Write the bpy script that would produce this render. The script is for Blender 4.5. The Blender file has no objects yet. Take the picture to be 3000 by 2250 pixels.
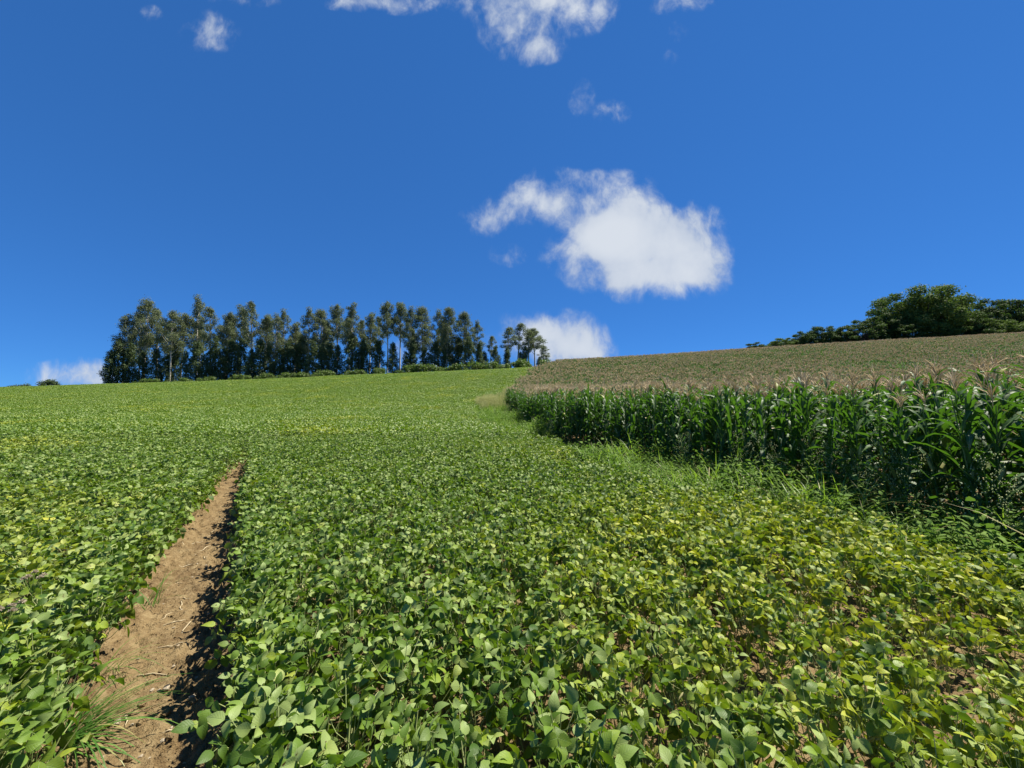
import bpy, math, random
import numpy as np
from mathutils import Matrix, Vector, Euler

random.seed(7)
RNG = np.random.default_rng(11)
SC = bpy.context.scene
COL = SC.collection
R = math.radians

# ------------------------------------------------------------------ camera
EYE = Vector((0.0, 0.0, 1.66))
PITCH = 4.0
FPX = 1127.0                       # focal length in pixels of the 3000 px wide photograph
cam_d = bpy.data.cameras.new("camera")
cam_d.sensor_width = 36.0
cam_d.lens = 36.0 * FPX / 3000.0
cam_d.clip_start = 0.02
cam_d.clip_end = 20000.0
cam = bpy.data.objects.new("camera", cam_d)
cam.location = EYE
cam.rotation_euler = (R(90 + PITCH), 0, 0)
COL.objects.link(cam)
SC.camera = cam


def pix_dir(px, py):
    u = (px - 1500.0) / FPX
    v = (1125.0 - py) / FPX
    c, s = math.cos(R(PITCH)), math.sin(R(PITCH))
    return Vector((u, c - v * s, s + v * c))


def at(px, py, Y):
    d = pix_dir(px, py)
    return EYE + d * (Y / d.y)


# ------------------------------------------------------------------ sun, sky, exposure
SUN_AZ, SUN_EL = 62.0, 61.0        # azimuth from +Y towards +X
sun_d = bpy.data.lights.new("sun", 'SUN')
sun_d.energy = 5.0
sun_d.angle = R(0.53)
sun_d.color = (1.0, 0.945, 0.80)
sun = bpy.data.objects.new("sun", sun_d)
sdir = Vector((math.sin(R(SUN_AZ)) * math.cos(R(SUN_EL)), math.cos(R(SUN_AZ)) * math.cos(R(SUN_EL)), math.sin(R(SUN_EL))))
sun.rotation_euler = sdir.to_track_quat('Z', 'Y').to_euler()
sun.location = (30, 20, 60)
COL.objects.link(sun)

world = bpy.data.worlds.new("World")
SC.world = world
world.use_nodes = True
SC.view_settings.view_transform = 'Standard'
SC.view_settings.look = 'None'
SC.view_settings.gamma = 1.0
SC.view_settings.use_curve_mapping = False
SC.view_settings.exposure = 1.0
SC.cycles.max_bounces = 7
SC.cycles.diffuse_bounces = 3
SC.cycles.glossy_bounces = 2
SC.cycles.transmission_bounces = 4
SC.cycles.transparent_max_bounces = 4
SC.cycles.caustics_reflective = False
SC.cycles.caustics_refractive = False
SC.cycles.use_denoising = True


class NT:
    """small helper for building node trees"""
    def __init__(self, tree):
        self.t = tree
        self.n = tree.nodes
        self.l = tree.links

    def new(self, typ, **kw):
        nd = self.n.new(typ)
        for k, v in kw.items():
            setattr(nd, k, v)
        return nd

    def put(self, sock, val):
        if hasattr(val, 'is_output') or isinstance(val, bpy.types.NodeSocket):
            self.l.new(val, sock)
        elif val is not None:
            if isinstance(val, (tuple, list)) and sock.type == 'RGBA' and len(val) == 3:
                val = (*val, 1.0)
            sock.default_value = val

    def math(self, op, a, b=None, c=None, clamp=False):
        nd = self.new('ShaderNodeMath', operation=op, use_clamp=clamp)
        for i, x in enumerate((a, b, c)):
            if x is not None:
                self.put(nd.inputs[i], x)
        return nd.outputs[0]

    def vmath(self, op, a, b=None, out=0):
        nd = self.new('ShaderNodeVectorMath', operation=op)
        self.put(nd.inputs[0], a)
        if b is not None:
            self.put(nd.inputs[1], b)
        return nd.outputs[out]

    def ramp(self, val, lo, hi, a=0.0, b=1.0, smooth=True):
        nd = self.new('ShaderNodeMapRange', interpolation_type='SMOOTHSTEP' if smooth else 'LINEAR')
        self.put(nd.inputs['Value'], val)
        self.put(nd.inputs['From Min'], lo)
        self.put(nd.inputs['From Max'], hi)
        self.put(nd.inputs['To Min'], a)
        self.put(nd.inputs['To Max'], b)
        return nd.outputs[0]

    def noise(self, vec, scale, detail=3.0, rough=0.5, distort=0.0, lac=2.0, color=False):
        nd = self.new('ShaderNodeTexNoise')
        self.put(nd.inputs['Vector'], vec)
        self.put(nd.inputs['Scale'], scale)
        nd.inputs['Detail'].default_value = detail
        nd.inputs['Roughness'].default_value = rough
        nd.inputs['Lacunarity'].default_value = lac
        nd.inputs['Distortion'].default_value = distort
        return nd.outputs['Color' if color else 'Fac']

    def mix(self, f, a, b):
        nd = self.new('ShaderNodeMix', data_type='RGBA')
        self.put(nd.inputs[0], f)
        self.put(nd.inputs[6], a)
        self.put(nd.inputs[7], b)
        return nd.outputs[2]


# ---- world: daylight sky with fair-weather clouds at infinity
W = NT(world.node_tree)
W.n.clear()
sky = W.new('ShaderNodeTexSky', sky_type='NISHITA')
sky.sun_disc = False
sky.sun_elevation = R(SUN_EL)
sky.sun_rotation = R(SUN_AZ)
sky.altitude = 2500.0
sky.air_density = 0.7
sky.dust_density = 0.0
sky.ozone_density = 4.0
tc = W.new('ShaderNodeTexCoord')
sep = W.new('ShaderNodeSeparateXYZ')
W.l.new(tc.outputs['Generated'], sep.inputs[0])
ysafe = W.math('MAXIMUM', sep.outputs[1], 0.02)
comb = W.new('ShaderNodeCombineXYZ')
W.l.new(W.math('DIVIDE', sep.outputs[0], ysafe), comb.inputs[0])
W.l.new(W.math('DIVIDE', sep.outputs[2], ysafe), comb.inputs[1])
cp = comb.outputs[0]


def cl_ab(px, py):
    d = pix_dir(px, py)
    return d.x / d.y, d.z / d.y


warp = W.noise(cp, 3.2, 4, 0.55, color=True)
warp = W.vmath('SUBTRACT', warp, (0.5, 0.5, 0.5))
wsc = W.new('ShaderNodeVectorMath', operation='SCALE')
W.l.new(warp, wsc.inputs[0])
wsc.inputs['Scale'].default_value = 0.10
cpw = W.vmath('ADD', cp, wsc.outputs[0])
# (px, py, half width, half height, strength, soft)
CLOUDS = [
    # main cloud and its ragged western arm
    (1880, 740, 200, 120, 1.1), (1820, 620, 120, 80, 1.05), (1990, 700, 130, 110, .95), (1740, 680, 110, 70, 1.0),
    (1890, 825, 190, 55, 1.0), (2040, 800, 90, 70, .8), (1800, 700, 120, 90, 1.1),
    (1640, 605, 120, 60, 0.74), (1540, 580, 105, 60, 0.82), (1430, 640, 90, 50, 0.74), (1660, 755, 75, 60, 0.48),
    (1490, 745, 60, 40, 0.60), (1620, 520, 100, 45, .42), (1810, 535, 120, 50, .44), (2020, 630, 120, 50, .50), (2110, 700, 60, 80, .4),
    # low cloud behind the trees
    (1650, 1000, 125, 75, 1.2), (1570, 965, 90, 45, .65), (1480, 1000, 90, 60, .5), (1730, 1020, 65, 50, .6),
    (1230, 1030, 90, 60, .42), (1400, 985, 70, 50, .40), (1490, 935, 50, 30, .4),
    # clouds along the zenith edge
    (1530, 95, 120, 70, .80), (1560, 10, 220, 75, .80), (1670, 50, 130, 70, .58), (1220, 0, 230, 38, .66), (1060, 0, 110, 36, .50),
    (1560, 150, 100, 40, .62), (610, 95, 90, 65, .60), (720, 0, 120, 30, .45), (440, 40, 40, 35, .42), (2000, 5, 110, 40, .48),
    (1985, 110, 45, 70, .38), (1700, 265, 40, 60, .42), (1790, 325, 65, 45, .46), (1690, 310, 30, 30, .34),
    # faint low streaks in the west
    (190, 1108, 130, 40, .62), (300, 1110, 100, 45, .60), (250, 1080, 80, 30, .4),
]
acc = None
for (px, py, rx, ry, st) in CLOUDS:
    a, b = cl_ab(px, py)
    d = W.vmath('SUBTRACT', cpw, (a, b, 0))
    d = W.vmath('MULTIPLY', d, (FPX / (rx * 1.22), FPX / (ry * 1.22), 0))
    ln = W.vmath('LENGTH', d, out=1)
    m = W.ramp(ln, 0.0, 1.35, st, 0.0)
    acc = m if acc is None else W.math('MAXIMUM', W.math('MULTIPLY', W.math('ADD', acc, m), 0.80), W.math('MAXIMUM', acc, m))
stre = W.new('ShaderNodeMapping')
W.l.new(cpw, stre.inputs['Vector'])
stre.inputs['Rotation'].default_value = (0, 0, R(-62))
stre.inputs['Scale'].default_value = (1.2, 0.80, 1)
n1 = W.noise(stre.outputs[0], 9.5, 9, 0.62, 0.15)
n3 = W.noise(cp, 5.0, 4, 0.5)
n2 = W.noise(cpw, 30.0, 5, 0.55, 0.2)
core = W.ramp(acc, 0.75, 1.30, 1.0, 0.36)
amp = W.math('MULTIPLY', core, 2.3)
dens = W.math('ADD', acc, W.math('MULTIPLY', W.math('SUBTRACT', n1, 0.5), amp))
dens = W.math('ADD', dens, W.math('MULTIPLY', W.math('MULTIPLY', W.math('SUBTRACT', n2, 0.5), 0.5), core))
dens = W.math('MULTIPLY', dens, W.ramp(acc, 0.02, 0.22))
alpha = W.math('POWER', W.ramp(dens, 0.06, 1.12), 1.3)
alpha = W.math('MULTIPLY', alpha, 0.96)
lit = W.ramp(W.math('ADD', W.math('MULTIPLY', dens, .40), W.math('MULTIPLY', n3, .8)), 0.30, 1.15)
ccol = W.mix(lit, (1.9, 2.35, 3.2, 1), (3.55, 3.8, 4.15, 1))
hsv = W.new('ShaderNodeHueSaturation')
W.l.new(sky.outputs[0], hsv.inputs['Color'])
hsv.inputs['Hue'].default_value = 0.503
hsv.inputs['Saturation'].default_value = 1.15
hsv.inputs['Value'].default_value = 0.146
# the even, saturated blue of clear mountain air: the whole sky's range is compressed alike
gam = W.new('ShaderNodeGamma')
W.l.new(hsv.outputs[0], gam.inputs[0])
gam.inputs[1].default_value = 0.5
skycol = W.vmath('MULTIPLY', gam.outputs[0], (0.82, 2.24, 4.28))
SKYMIX = W.mix(alpha, skycol, ccol)
bg = W.new('ShaderNodeBackground')
W.l.new(SKYMIX, bg.inputs[0])
bg.inputs[1].default_value = 0.10
wo = W.new('ShaderNodeOutputWorld')
W.l.new(bg.outputs[0], wo.inputs[0])


# ------------------------------------------------------------------ helpers
def tag(o, label=None, cat=None, group=None, kind=None):
    if label:
        o["label"] = label
    if cat:
        o["category"] = cat
    if group:
        o["group"] = group
    if kind:
        o["kind"] = kind
    return o


def empty(name, loc, rz=0.0):
    o = bpy.data.objects.new(name, None)
    o.location = loc
    o.rotation_euler = (0, 0, rz)
    o.empty_display_size = 0.1
    COL.objects.link(o)
    return o


class MB:
    """collects vertices and faces (with uv and a per-piece random value)"""
    def __init__(self):
        self.v, self.f, self.uv, self.r, self.mi = [], [], [], [], []
        self.n = 0

    def add(self, verts, faces, uv=None, rnd=0.0, mi=0):
        verts = np.asarray(verts, float)
        k = self.n
        self.v.append(verts)
        self.uv.append(np.zeros((len(verts), 2)) if uv is None else np.asarray(uv, float))
        self.r.append(np.full(len(verts), rnd))
        for fc in faces:
            self.f.append([i + k for i in fc])
            self.mi.append(mi)
        self.n += len(verts)

    def merge(self, other, M, rnd=None, mi=None):
        if not other.n:
            return
        V = np.concatenate(other.v)
        A = np.array(M)
        V = V @ A[:3, :3].T + A[:3, 3]
        k = self.n
        self.v.append(V)
        self.uv.append(np.concatenate(other.uv))
        self.r.append(np.concatenate(other.r) if rnd is None else np.full(len(V), rnd))
        self.f += [[i + k for i in fc] for fc in other.f]
        self.mi += other.mi if mi is None else [mi] * len(other.f)
        self.n += len(V)

    def tube(self, pts, rads, sides=6, rnd=0.0, mi=0, cap=False):
        pts = [Vector(p) for p in pts]
        V, F, U = [], [], []
        for i, p in enumerate(pts):
            t = (pts[min(i + 1, len(pts) - 1)] - pts[max(i - 1, 0)])
            if t.length < 1e-9:
                t = Vector((0, 0, 1))
            t.normalize()
            ax = Vector((1, 0, 0)) if abs(t.x) < .8 else Vector((0, 1, 0))
            a = t.cross(ax).normalized()
            b = t.cross(a)
            for k in range(sides):
                an = 2 * math.pi * k / sides
                V.append(p + (a * math.cos(an) + b * math.sin(an)) * rads[i])
                U.append((k / sides, i / max(1, len(pts) - 1)))
        for i in range(len(pts) - 1):
            for k in range(sides):
                k2 = (k + 1) % sides
                F.append((i * sides + k, i * sides + k2, (i + 1) * sides + k2, (i + 1) * sides + k))
        if cap:
            F.append(tuple((len(pts) - 1) * sides + k for k in range(sides)))
        self.add(V, F, U, rnd, mi)

    def mesh(self, name, mats, smooth=True):
        me = bpy.data.meshes.new(name)
        V = np.concatenate(self.v) if self.v else np.zeros((0, 3))
        me.from_pydata(V.tolist(), [], self.f)
        U = np.concatenate(self.uv)
        RR = np.concatenate(self.r)
        li = np.empty(len(me.loops), dtype=np.int32)
        me.loops.foreach_get('vertex_index', li)
        ul = me.uv_layers.new(name='UVMap')
        ul.data.foreach_set('uv', U[li].astype(np.float32).ravel())
        at_ = me.attributes.new('rnd', 'FLOAT', 'POINT')
        at_.data.foreach_set('value', RR.astype(np.float32))
        if not isinstance(mats, (list, tuple)):
            mats = [mats]
        for m in mats:
            me.materials.append(m)
        if len(mats) > 1:
            me.polygons.foreach_set('material_index', np.array(self.mi, dtype=np.int32))
        if smooth:
            me.polygons.foreach_set('use_smooth', np.ones(len(me.polygons), dtype=bool))
        me.update()
        return me


def obj(name, me, parent=None, M=None, link=True):
    o = bpy.data.objects.new(name, me)
    if parent is not None:
        o.parent = parent
    if M is not None:
        o.matrix_local = M
    if link:
        COL.objects.link(o)
    return o


def smooth01(x, a, b):
    t = np.clip((np.asarray(x, float) - a) / (b - a), 0, 1)
    return t * t * (3 - 2 * t)


def hash2(ix, iy, seed=0):
    h = (ix.astype(np.int64) * 374761393 + iy.astype(np.int64) * 668265263 + seed * 974711) & 0x7fffffff
    h = ((h ^ (h >> 13)) * 1274126177) & 0x7fffffff
    return ((h ^ (h >> 16)) & 0xffff) / 65535.0


def vnoise(x, y, seed=0):
    x = np.asarray(x, float); y = np.asarray(y, float)
    ix = np.floor(x); iy = np.floor(y)
    fx = x - ix; fy = y - iy
    fx = fx * fx * (3 - 2 * fx); fy = fy * fy * (3 - 2 * fy)
    a = hash2(ix, iy, seed); b = hash2(ix + 1, iy, seed); c = hash2(ix, iy + 1, seed); d = hash2(ix + 1, iy + 1, seed)
    return (a * (1 - fx) + b * fx) * (1 - fy) + (c * (1 - fx) + d * fx) * fy


def fbm(x, y, seed=0, octv=4):
    s = 0; a = .5
    for o in range(octv):
        s = s + a * vnoise(np.asarray(x) * 2 ** o, np.asarray(y) * 2 ** o, seed + o * 17)
        a *= .5
    return s


# ------------------------------------------------------------------ the lie of the land
PY = np.array([-60, -10, 0, 8, 16, 28, 41, 59, 80, 100, 112, 124, 140, 200, 400, 1200, 6000], float)
PZ = np.array([-1.5, -.15, 0, .12, .38, .95, 1.95, 4.6, 8.5, 12.0, 13.4, 13.9, 13.6, 9.0, -6, -30, -60], float)
_h = np.diff(PY); _d = np.diff(PZ) / _h
_m = np.zeros(len(PY))
_m[0], _m[-1] = _d[0], _d[-1]
for i in range(1, len(PY) - 1):
    _m[i] = 0 if _d[i - 1] * _d[i] <= 0 else 2 * _d[i - 1] * _d[i] / (_d[i - 1] + _d[i])


def prof(y):
    y = np.clip(np.asarray(y, float), PY[0], PY[-1] - 1e-6)
    i = np.clip(np.searchsorted(PY, y, side='right') - 1, 0, len(PY) - 2)
    t = (y - PY[i]) / _h[i]
    return ((2 * t**3 - 3 * t**2 + 1) * PZ[i] + (t**3 - 2 * t**2 + t) * _h[i] * _m[i]
            + (-2 * t**3 + 3 * t**2) * PZ[i + 1] + (t**3 - t**2) * _h[i] * _m[i + 1])


def H(x, y):
    x = np.asarray(x, float); y = np.asarray(y, float)
    w = smooth01(y, 6, 100)
    xr = 160 * np.tanh(x / 160)
    tilt = np.where(xr > 0, .050 * xr + .00020 * xr * xr, .046 * xr) * w
    und = (fbm(x / 23., y / 23., 5, 2) - .375) * .5 * smooth01(y, 14, 40)
    return prof(y) + tilt + und


def Hs(x, y):
    return float(H(x, y))


# wheel track through the beans
TR = np.array([(.2, -1.2), (-.45, 0), (-1.72, 1.9), (-2.42, 2.85), (-3.45, 4.5), (-5.05, 7), (-7.95, 11.5), (-11, 16.2)], float)
TRW = np.array([.29, .29, .29, .29, .26, .21, .05, .0])


def track_info(x, y):
    """signed distance to the track centre line (positive = right side) and the half width there"""
    x = np.asarray(x, float); y = np.asarray(y, float)
    best = np.full(np.broadcast(x, y).shape, 1e9); sd = np.zeros_like(best); hw = np.zeros_like(best)
    for i in range(len(TR) - 1):
        a, b = TR[i], TR[i + 1]
        ab = b - a
        L2 = ab @ ab
        t = np.clip(((x - a[0]) * ab[0] + (y - a[1]) * ab[1]) / L2, 0, 1)
        dx = x - (a[0] + t * ab[0]); dy = y - (a[1] + t * ab[1])
        d = np.hypot(dx, dy)
        side = np.sign(ab[1] * dx - ab[0] * dy)
        m = d < best
        best = np.where(m, d, best); sd = np.where(m, d * side, sd)
        hw = np.where(m, TRW[i] * (1 - t) + TRW[i + 1] * t, hw)
    return sd, hw


# edge of the maize and the weedy strip beside it
EY = np.array([-4, 2, 4, 6.5, 8.5, 10.5, 13.2, 16, 22, 32, 41, 55, 65, 80, 95, 110, 125, 160], float)
EX = np.array([5.25, 5.15, 5.0, 4.7, 4.1, 3.3, 2.4, 1.5, .75, 0.1, -.15, 0, 1.2, 5, 9.2, 13.7, 20, 40], float)
WY = np.array([-4, 2, 3.4, 4.7, 6, 7.1, 9, 11.6, 13.5, 16, 17, 20, 30, 42, 50, 65, 80, 120], float)
WW = np.array([.7, .8, 1.0, 1.6, 2.3, 2.6, 2.3, 1.6, 1.1, 1.3, 1.9, 2.3, 2.8, 3.4, 2.0, .8, .5, .5], float)


def corn_edge(y):
    y = np.asarray(y, float)
    return np.interp(y, EY, EX) + (vnoise(y * .55, y * 0, 91) - .5) * .9 * smooth01(y, 8, 14) + (vnoise(y * .16, y * 0, 92) - .5) * 2.0 * smooth01(y, 30, 55)


def weed_w(y):
    return np.interp(y, WY, WW)


def seen(x, y, m=1.42, pad=2.5):
    return (np.abs(x) < m * np.maximum(y, 0) + pad)


# ------------------------------------------------------------------ materials
def material(name):
    m = bpy.data.materials.new(name)
    m.use_nodes = True
    t = NT(m.node_tree)
    t.n.clear()
    out = t.new('ShaderNodeOutputMaterial')
    return m, t, out


def leaf_shader(t, out, col, tcol, tw, rough, spec=.5, bump=None):
    p = t.new('ShaderNodeBsdfPrincipled')
    t.put(p.inputs['Base Color'], col)
    p.inputs['Roughness'].default_value = rough
    p.inputs['Specular IOR Level'].default_value = spec
    tr = t.new('ShaderNodeBsdfTranslucent')
    t.put(tr.inputs[0], tcol)
    if bump is not None:
        t.l.new(bump, p.inputs['Normal'])
    mx = t.new('ShaderNodeMixShader')
    mx.inputs[0].default_value = tw
    t.l.new(p.outputs[0], mx.inputs[1])
    t.l.new(tr.outputs[0], mx.inputs[2])
    t.l.new(mx.outputs[0], out.inputs[0])


def rand_socket(t):
    oi = t.new('ShaderNodeObjectInfo')
    a = t.new('ShaderNodeAttribute', attribute_name='rnd')
    s = t.math('ADD', oi.outputs['Random'], a.outputs['Fac'])
    return t.math('FRACT', s)


def rand2(t, r, k):
    return t.math('FRACT', t.math('MULTIPLY', r, k))


def bean_material():
    m, t, out = material("soybean_leaf")
    r = rand_socket(t)
    geo = t.new('ShaderNodeNewGeometry')
    P = geo.outputs['Position']
    uv = t.new('ShaderNodeUVMap')
    uv.uv_map = 'UVMap'
    su = t.new('ShaderNodeSeparateXYZ')
    t.l.new(uv.outputs[0], su.inputs[0])
    along, across = su.outputs[0], su.outputs[1]
    # patches of the field that are starting to ripen
    sp = t.new('ShaderNodeSeparateXYZ')
    t.l.new(P, sp.inputs[0])
    flat = t.new('ShaderNodeCombineXYZ')
    t.l.new(sp.outputs[0], flat.inputs[0])
    t.l.new(sp.outputs[1], flat.inputs[1])
    pat = t.noise(flat.outputs[0], 0.16, 4, 0.6)
    pat = t.ramp(pat, 0.47, 0.68, 0, .85)
    pat2 = t.noise(flat.outputs[0], 0.55, 3, 0.5)
    pat = t.math('MULTIPLY', pat, t.ramp(pat2, .30, .62, .35, 1.0))
    # the thin ripening stand on the near right
    dn = t.vmath('SUBTRACT', flat.outputs[0], (3.1, 3.2, 0))
    dn = t.vmath('MULTIPLY', dn, (1 / 3.0, 1 / 2.6, 0))
    thin = t.ramp(t.vmath('LENGTH', dn, out=1), 0.35, 1.45, 0.85, 0.0)
    ripe = t.math('MAXIMUM', pat, thin)
    r2 = rand2(t, r, 17.31)
    r3 = rand2(t, r, 41.7)
    r4 = rand2(t, r, 93.1)
    yel = t.math('SUBTRACT', t.math('ADD', t.math('MULTIPLY', ripe, .95), t.math('MULTIPLY', t.math('POWER', r2, 3.0), .62)), .18, clamp=True)
    yel = t.math('MULTIPLY', yel, t.ramp(r3, 0.05, 0.8))
    green = t.mix(r3, (0.034, 0.078, 0.009, 1), (0.148, 0.240, 0.028, 1))
    green = t.mix(t.ramp(r4, .42, .92, 0, .9), green, (0.275, 0.350, 0.115, 1))   # pale sheen of sunlit leaves, put into the colour of random leaves
    grow = t.noise(t.vmath('MULTIPLY', flat.outputs[0], (.05, .16, 0)), 1.0, 4, .6)
    green = t.mix(t.ramp(grow, .44, .66, 0, .40), green, (0.120, 0.205, 0.032, 1))
    # veins
    ab = t.math('ABSOLUTE', across)
    ph = t.math('FRACT', t.math('SUBTRACT', t.math('MULTIPLY', along, 7.0), t.math('MULTIPLY', ab, 2.1)))
    vein = t.math('SUBTRACT', 1.0, t.ramp(t.math('ABSOLUTE', t.math('SUBTRACT', ph, .5)), 0.03, 0.14))
    mid = t.math('SUBTRACT', 1.0, t.ramp(ab, 0.02, 0.07))
    vv = t.math('MAXIMUM', t.math('MULTIPLY', vein, .55), mid)
    # yellowing runs between the veins
    mot = t.noise(P, 85.0, 3, .6)
    yl = t.math('MULTIPLY', yel, t.ramp(t.math('SUBTRACT', mot, t.math('MULTIPLY', vein, .25)), .22, .62, .35, 1.35), clamp=True)
    ycol = t.mix(r4, (0.27, 0.34, 0.022, 1), (0.45, 0.42, 0.024, 1))
    c = t.mix(yl, green, ycol)
    c = t.mix(t.math('MULTIPLY', vv, .30), c, (0.17, 0.24, 0.085, 1))
    # a few leaves are spotted brown
    spot = t.ramp(t.noise(P, 55.0, 2, .5), .60, .67)
    spot = t.math('MULTIPLY', spot, t.ramp(r4, .86, .93))
    c = t.mix(spot, c, (0.075, 0.035, 0.012, 1))
    bmp = t.new('ShaderNodeBump')
    bmp.inputs['Strength'].default_value = .35
    bmp.inputs['Distance'].default_value = .004
    t.l.new(t.math('ADD', t.math('MULTIPLY', vv, -1.0), t.math('MULTIPLY', mot, .6)), bmp.inputs['Height'])
    tcol = t.mix(yl, (0.17, 0.31, 0.010, 1), (0.48, 0.52, 0.018, 1))
    leaf_shader(t, out, c, tcol, .24, .50, .28, bmp.outputs[0])
    return m


def simple_leaf(name, ca, cb, tc_, tw, rough=.5, spec=.4, dry=None, noise_scale=None):
    m, t, out = material(name)
    r = rand_socket(t)
    c = t.mix(r, (*ca, 1), (*cb, 1))
    if dry:
        c = t.mix(t.ramp(rand2(t, r, 23.7), dry[0], dry[0] + .06), c, (*dry[1], 1))
    leaf_shader(t, out, c, (*tc_, 1), tw, rough, spec)
    return m


def corn_leaf_material():
    m, t, out = material("maize_leaf")
    r = rand_socket(t)
    geo = t.new('ShaderNodeNewGeometry')
    uv = t.new('ShaderNodeUVMap')
    uv.uv_map = 'UVMap'
    su = t.new('ShaderNodeSeparateXYZ')
    t.l.new(uv.outputs[0], su.inputs[0])
    ab = t.math('ABSOLUTE', su.outputs[1])
    c = t.mix(r, (0.024, 0.066, 0.018, 1), (0.048, 0.115, 0.024, 1))
    lines = t.math('SINE', t.math('MULTIPLY', su.outputs[1], 42.0))
    c = t.mix(t.ramp(lines, .2, 1.0, 0, .14), c, (0.09, 0.16, 0.05, 1))
    c = t.mix(t.math('SUBTRACT', 1.0, t.ramp(ab, 0.05, 0.13)), c, (0.20, 0.27, 0.12, 1))
    tipdry = t.math('MULTIPLY', t.ramp(su.outputs[0], .80, 1.0), t.ramp(rand2(t, r, 31.3), .55, .8))
    c = t.mix(tipdry, c, (0.32, 0.25, 0.10, 1))
    c = t.mix(t.ramp(rand2(t, r, 57.9), .955, .985), c, (0.30, 0.30, 0.07, 1))
    leaf_shader(t, out, c, (0.10, 0.25, 0.014, 1), .26, .56, .34)
    return m


def bark_material(name, ca, cb, sc=4.0, stretch=6.0):
    m, t, out = material(name)
    tcn = t.new('ShaderNodeTexCoord')
    v = t.vmath('MULTIPLY', tcn.outputs['Object'], (stretch, stretch, 1.0))
    n = t.noise(v, sc / stretch, 5, .65)
    c = t.mix(t.ramp(n, .35, .68), (*ca, 1), (*cb, 1))
    p = t.new('ShaderNodeBsdfPrincipled')
    t.l.new(c, p.inputs['Base Color'])
    p.inputs['Roughness'].default_value = .85
    b = t.new('ShaderNodeBump')
    b.inputs['Strength'].default_value = .5
    b.inputs['Distance'].default_value = .03
    t.l.new(n, b.inputs['Height'])
    t.l.new(b.outputs[0], p.inputs['Normal'])
    t.l.new(p.outputs[0], out.inputs[0])
    return m


def soil_material(name, near=True):
    m, t, out = material(name)
    geo = t.new('ShaderNodeNewGeometry')
    P = geo.outputs['Position']
    n1 = t.noise(P, 2.3, 5, .6)
    n2 = t.noise(P, 22.0, 5, .65)
    n3 = t.noise(P, 130.0, 3, .6)
    c = t.mix(t.ramp(n1, .32, .68), (0.125, 0.080, 0.038, 1), (0.215, 0.150, 0.074, 1))
    c = t.mix(t.ramp(n2, .42, .72, 0, .65), c, (0.28, 0.21, 0.115, 1))
    c = t.mix(t.ramp(n2, .42, .28, 0, .6), c, (0.085, 0.050, 0.026, 1))
    n4 = t.noise(P, 9.0, 4, .6)
    c = t.mix(t.ramp(n4, .52, .70, 0, .55), c, (0.30, 0.225, 0.120, 1))
    c = t.mix(t.ramp(n3, .60, .75, 0, .5), c, (0.33, 0.26, 0.16, 1))
    if not near:
        # pasture beyond the fields
        sp = t.new('ShaderNodeSeparateXYZ')
        t.l.new(P, sp.inputs[0])
        g = t.mix(t.noise(P, .05, 4, .6), (0.035, 0.07, 0.018, 1), (0.08, 0.11, 0.03, 1))
        c = t.mix(t.ramp(sp.outputs[1], 118, 124), c, g)
    p = t.new('ShaderNodeBsdfPrincipled')
    t.l.new(c, p.inputs['Base Color'])
    p.inputs['Roughness'].default_value = .95
    p.inputs['Specular IOR Level'].default_value = .15
    b = t.new('ShaderNodeBump')
    b.inputs['Strength'].default_value = 1.0
    b.inputs['Distance'].default_value = .03
    h = t.math('ADD', t.math('MULTIPLY', n2, 1.0), t.math('MULTIPLY', n3, .35))
    t.l.new(h, b.inputs['Height'])
    t.l.new(b.outputs[0], p.inputs['Normal'])
    t.l.new(p.outputs[0], out.inputs[0])
    return m


M_BEAN = bean_material()
M_BSTEM = simple_leaf("soybean_stem", (0.20, 0.27, 0.08), (0.36, 0.38, 0.16), (0.2, 0.3, 0.08), .1, .6)
M_POD = simple_leaf("soybean_pod", (0.26, 0.30, 0.11), (0.42, 0.38, 0.19), (0.3, 0.36, 0.1), .1, .7)
M_CORN = corn_leaf_material()
M_STALK = simple_leaf("maize_stalk", (0.07, 0.13, 0.035), (0.14, 0.19, 0.06), (0.1, 0.2, 0.04), .05, .45)
M_TASSEL = simple_leaf("maize_tassel", (0.58, 0.45, 0.27), (0.76, 0.63, 0.42), (0.66, 0.53, 0.30), .32, .8, .2)
M_HUSK = simple_leaf("maize_husk", (0.16, 0.22, 0.07), (0.30, 0.30, 0.12), (0.2, 0.25, 0.08), .1, .6)
M_SILK = simple_leaf("maize_silk", (0.10, 0.045, 0.02), (0.16, 0.08, 0.03), (0.1, 0.05, 0.02), .05, .8)
M_GRASS = simple_leaf("weed_grass", (0.115, 0.210, 0.026), (0.225, 0.325, 0.060), (0.24, 0.40, 0.03), .40, .5, dry=(.88, (0.42, 0.36, 0.16)))
M_SEDGE = simple_leaf("tuft_grass", (0.045, 0.13, 0.022), (0.11, 0.22, 0.035), (0.12, 0.30, 0.03), .35, .42, dry=(.9, (0.40, 0.36, 0.14)))
M_SEED = simple_leaf("weed_seed", (0.36, 0.44, 0.20), (0.52, 0.54, 0.32), (0.5, 0.55, 0.25), .35, .9, .1)
M_WLEAF = simple_leaf("weed_leaf", (0.08, 0.16, 0.022), (0.17, 0.26, 0.05), (0.14, 0.26, 0.03), .3, .75, .12)
M_TANGRASS = simple_leaf("seeding_grass", (0.50, 0.52, 0.22), (0.62, 0.60, 0.30), (0.6, 0.62, 0.24), .35, .8, .1)
M_EUC = simple_leaf("eucalyptus_foliage", (0.095, 0.120, 0.064), (0.185, 0.21, 0.122), (0.16, 0.20, 0.07), .32, .7, .15)
M_EUCD = simple_leaf("young_eucalyptus_foliage", (0.050, 0.078, 0.034), (0.11, 0.145, 0.065), (0.10, 0.15, 0.04), .28, .7, .15)
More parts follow.
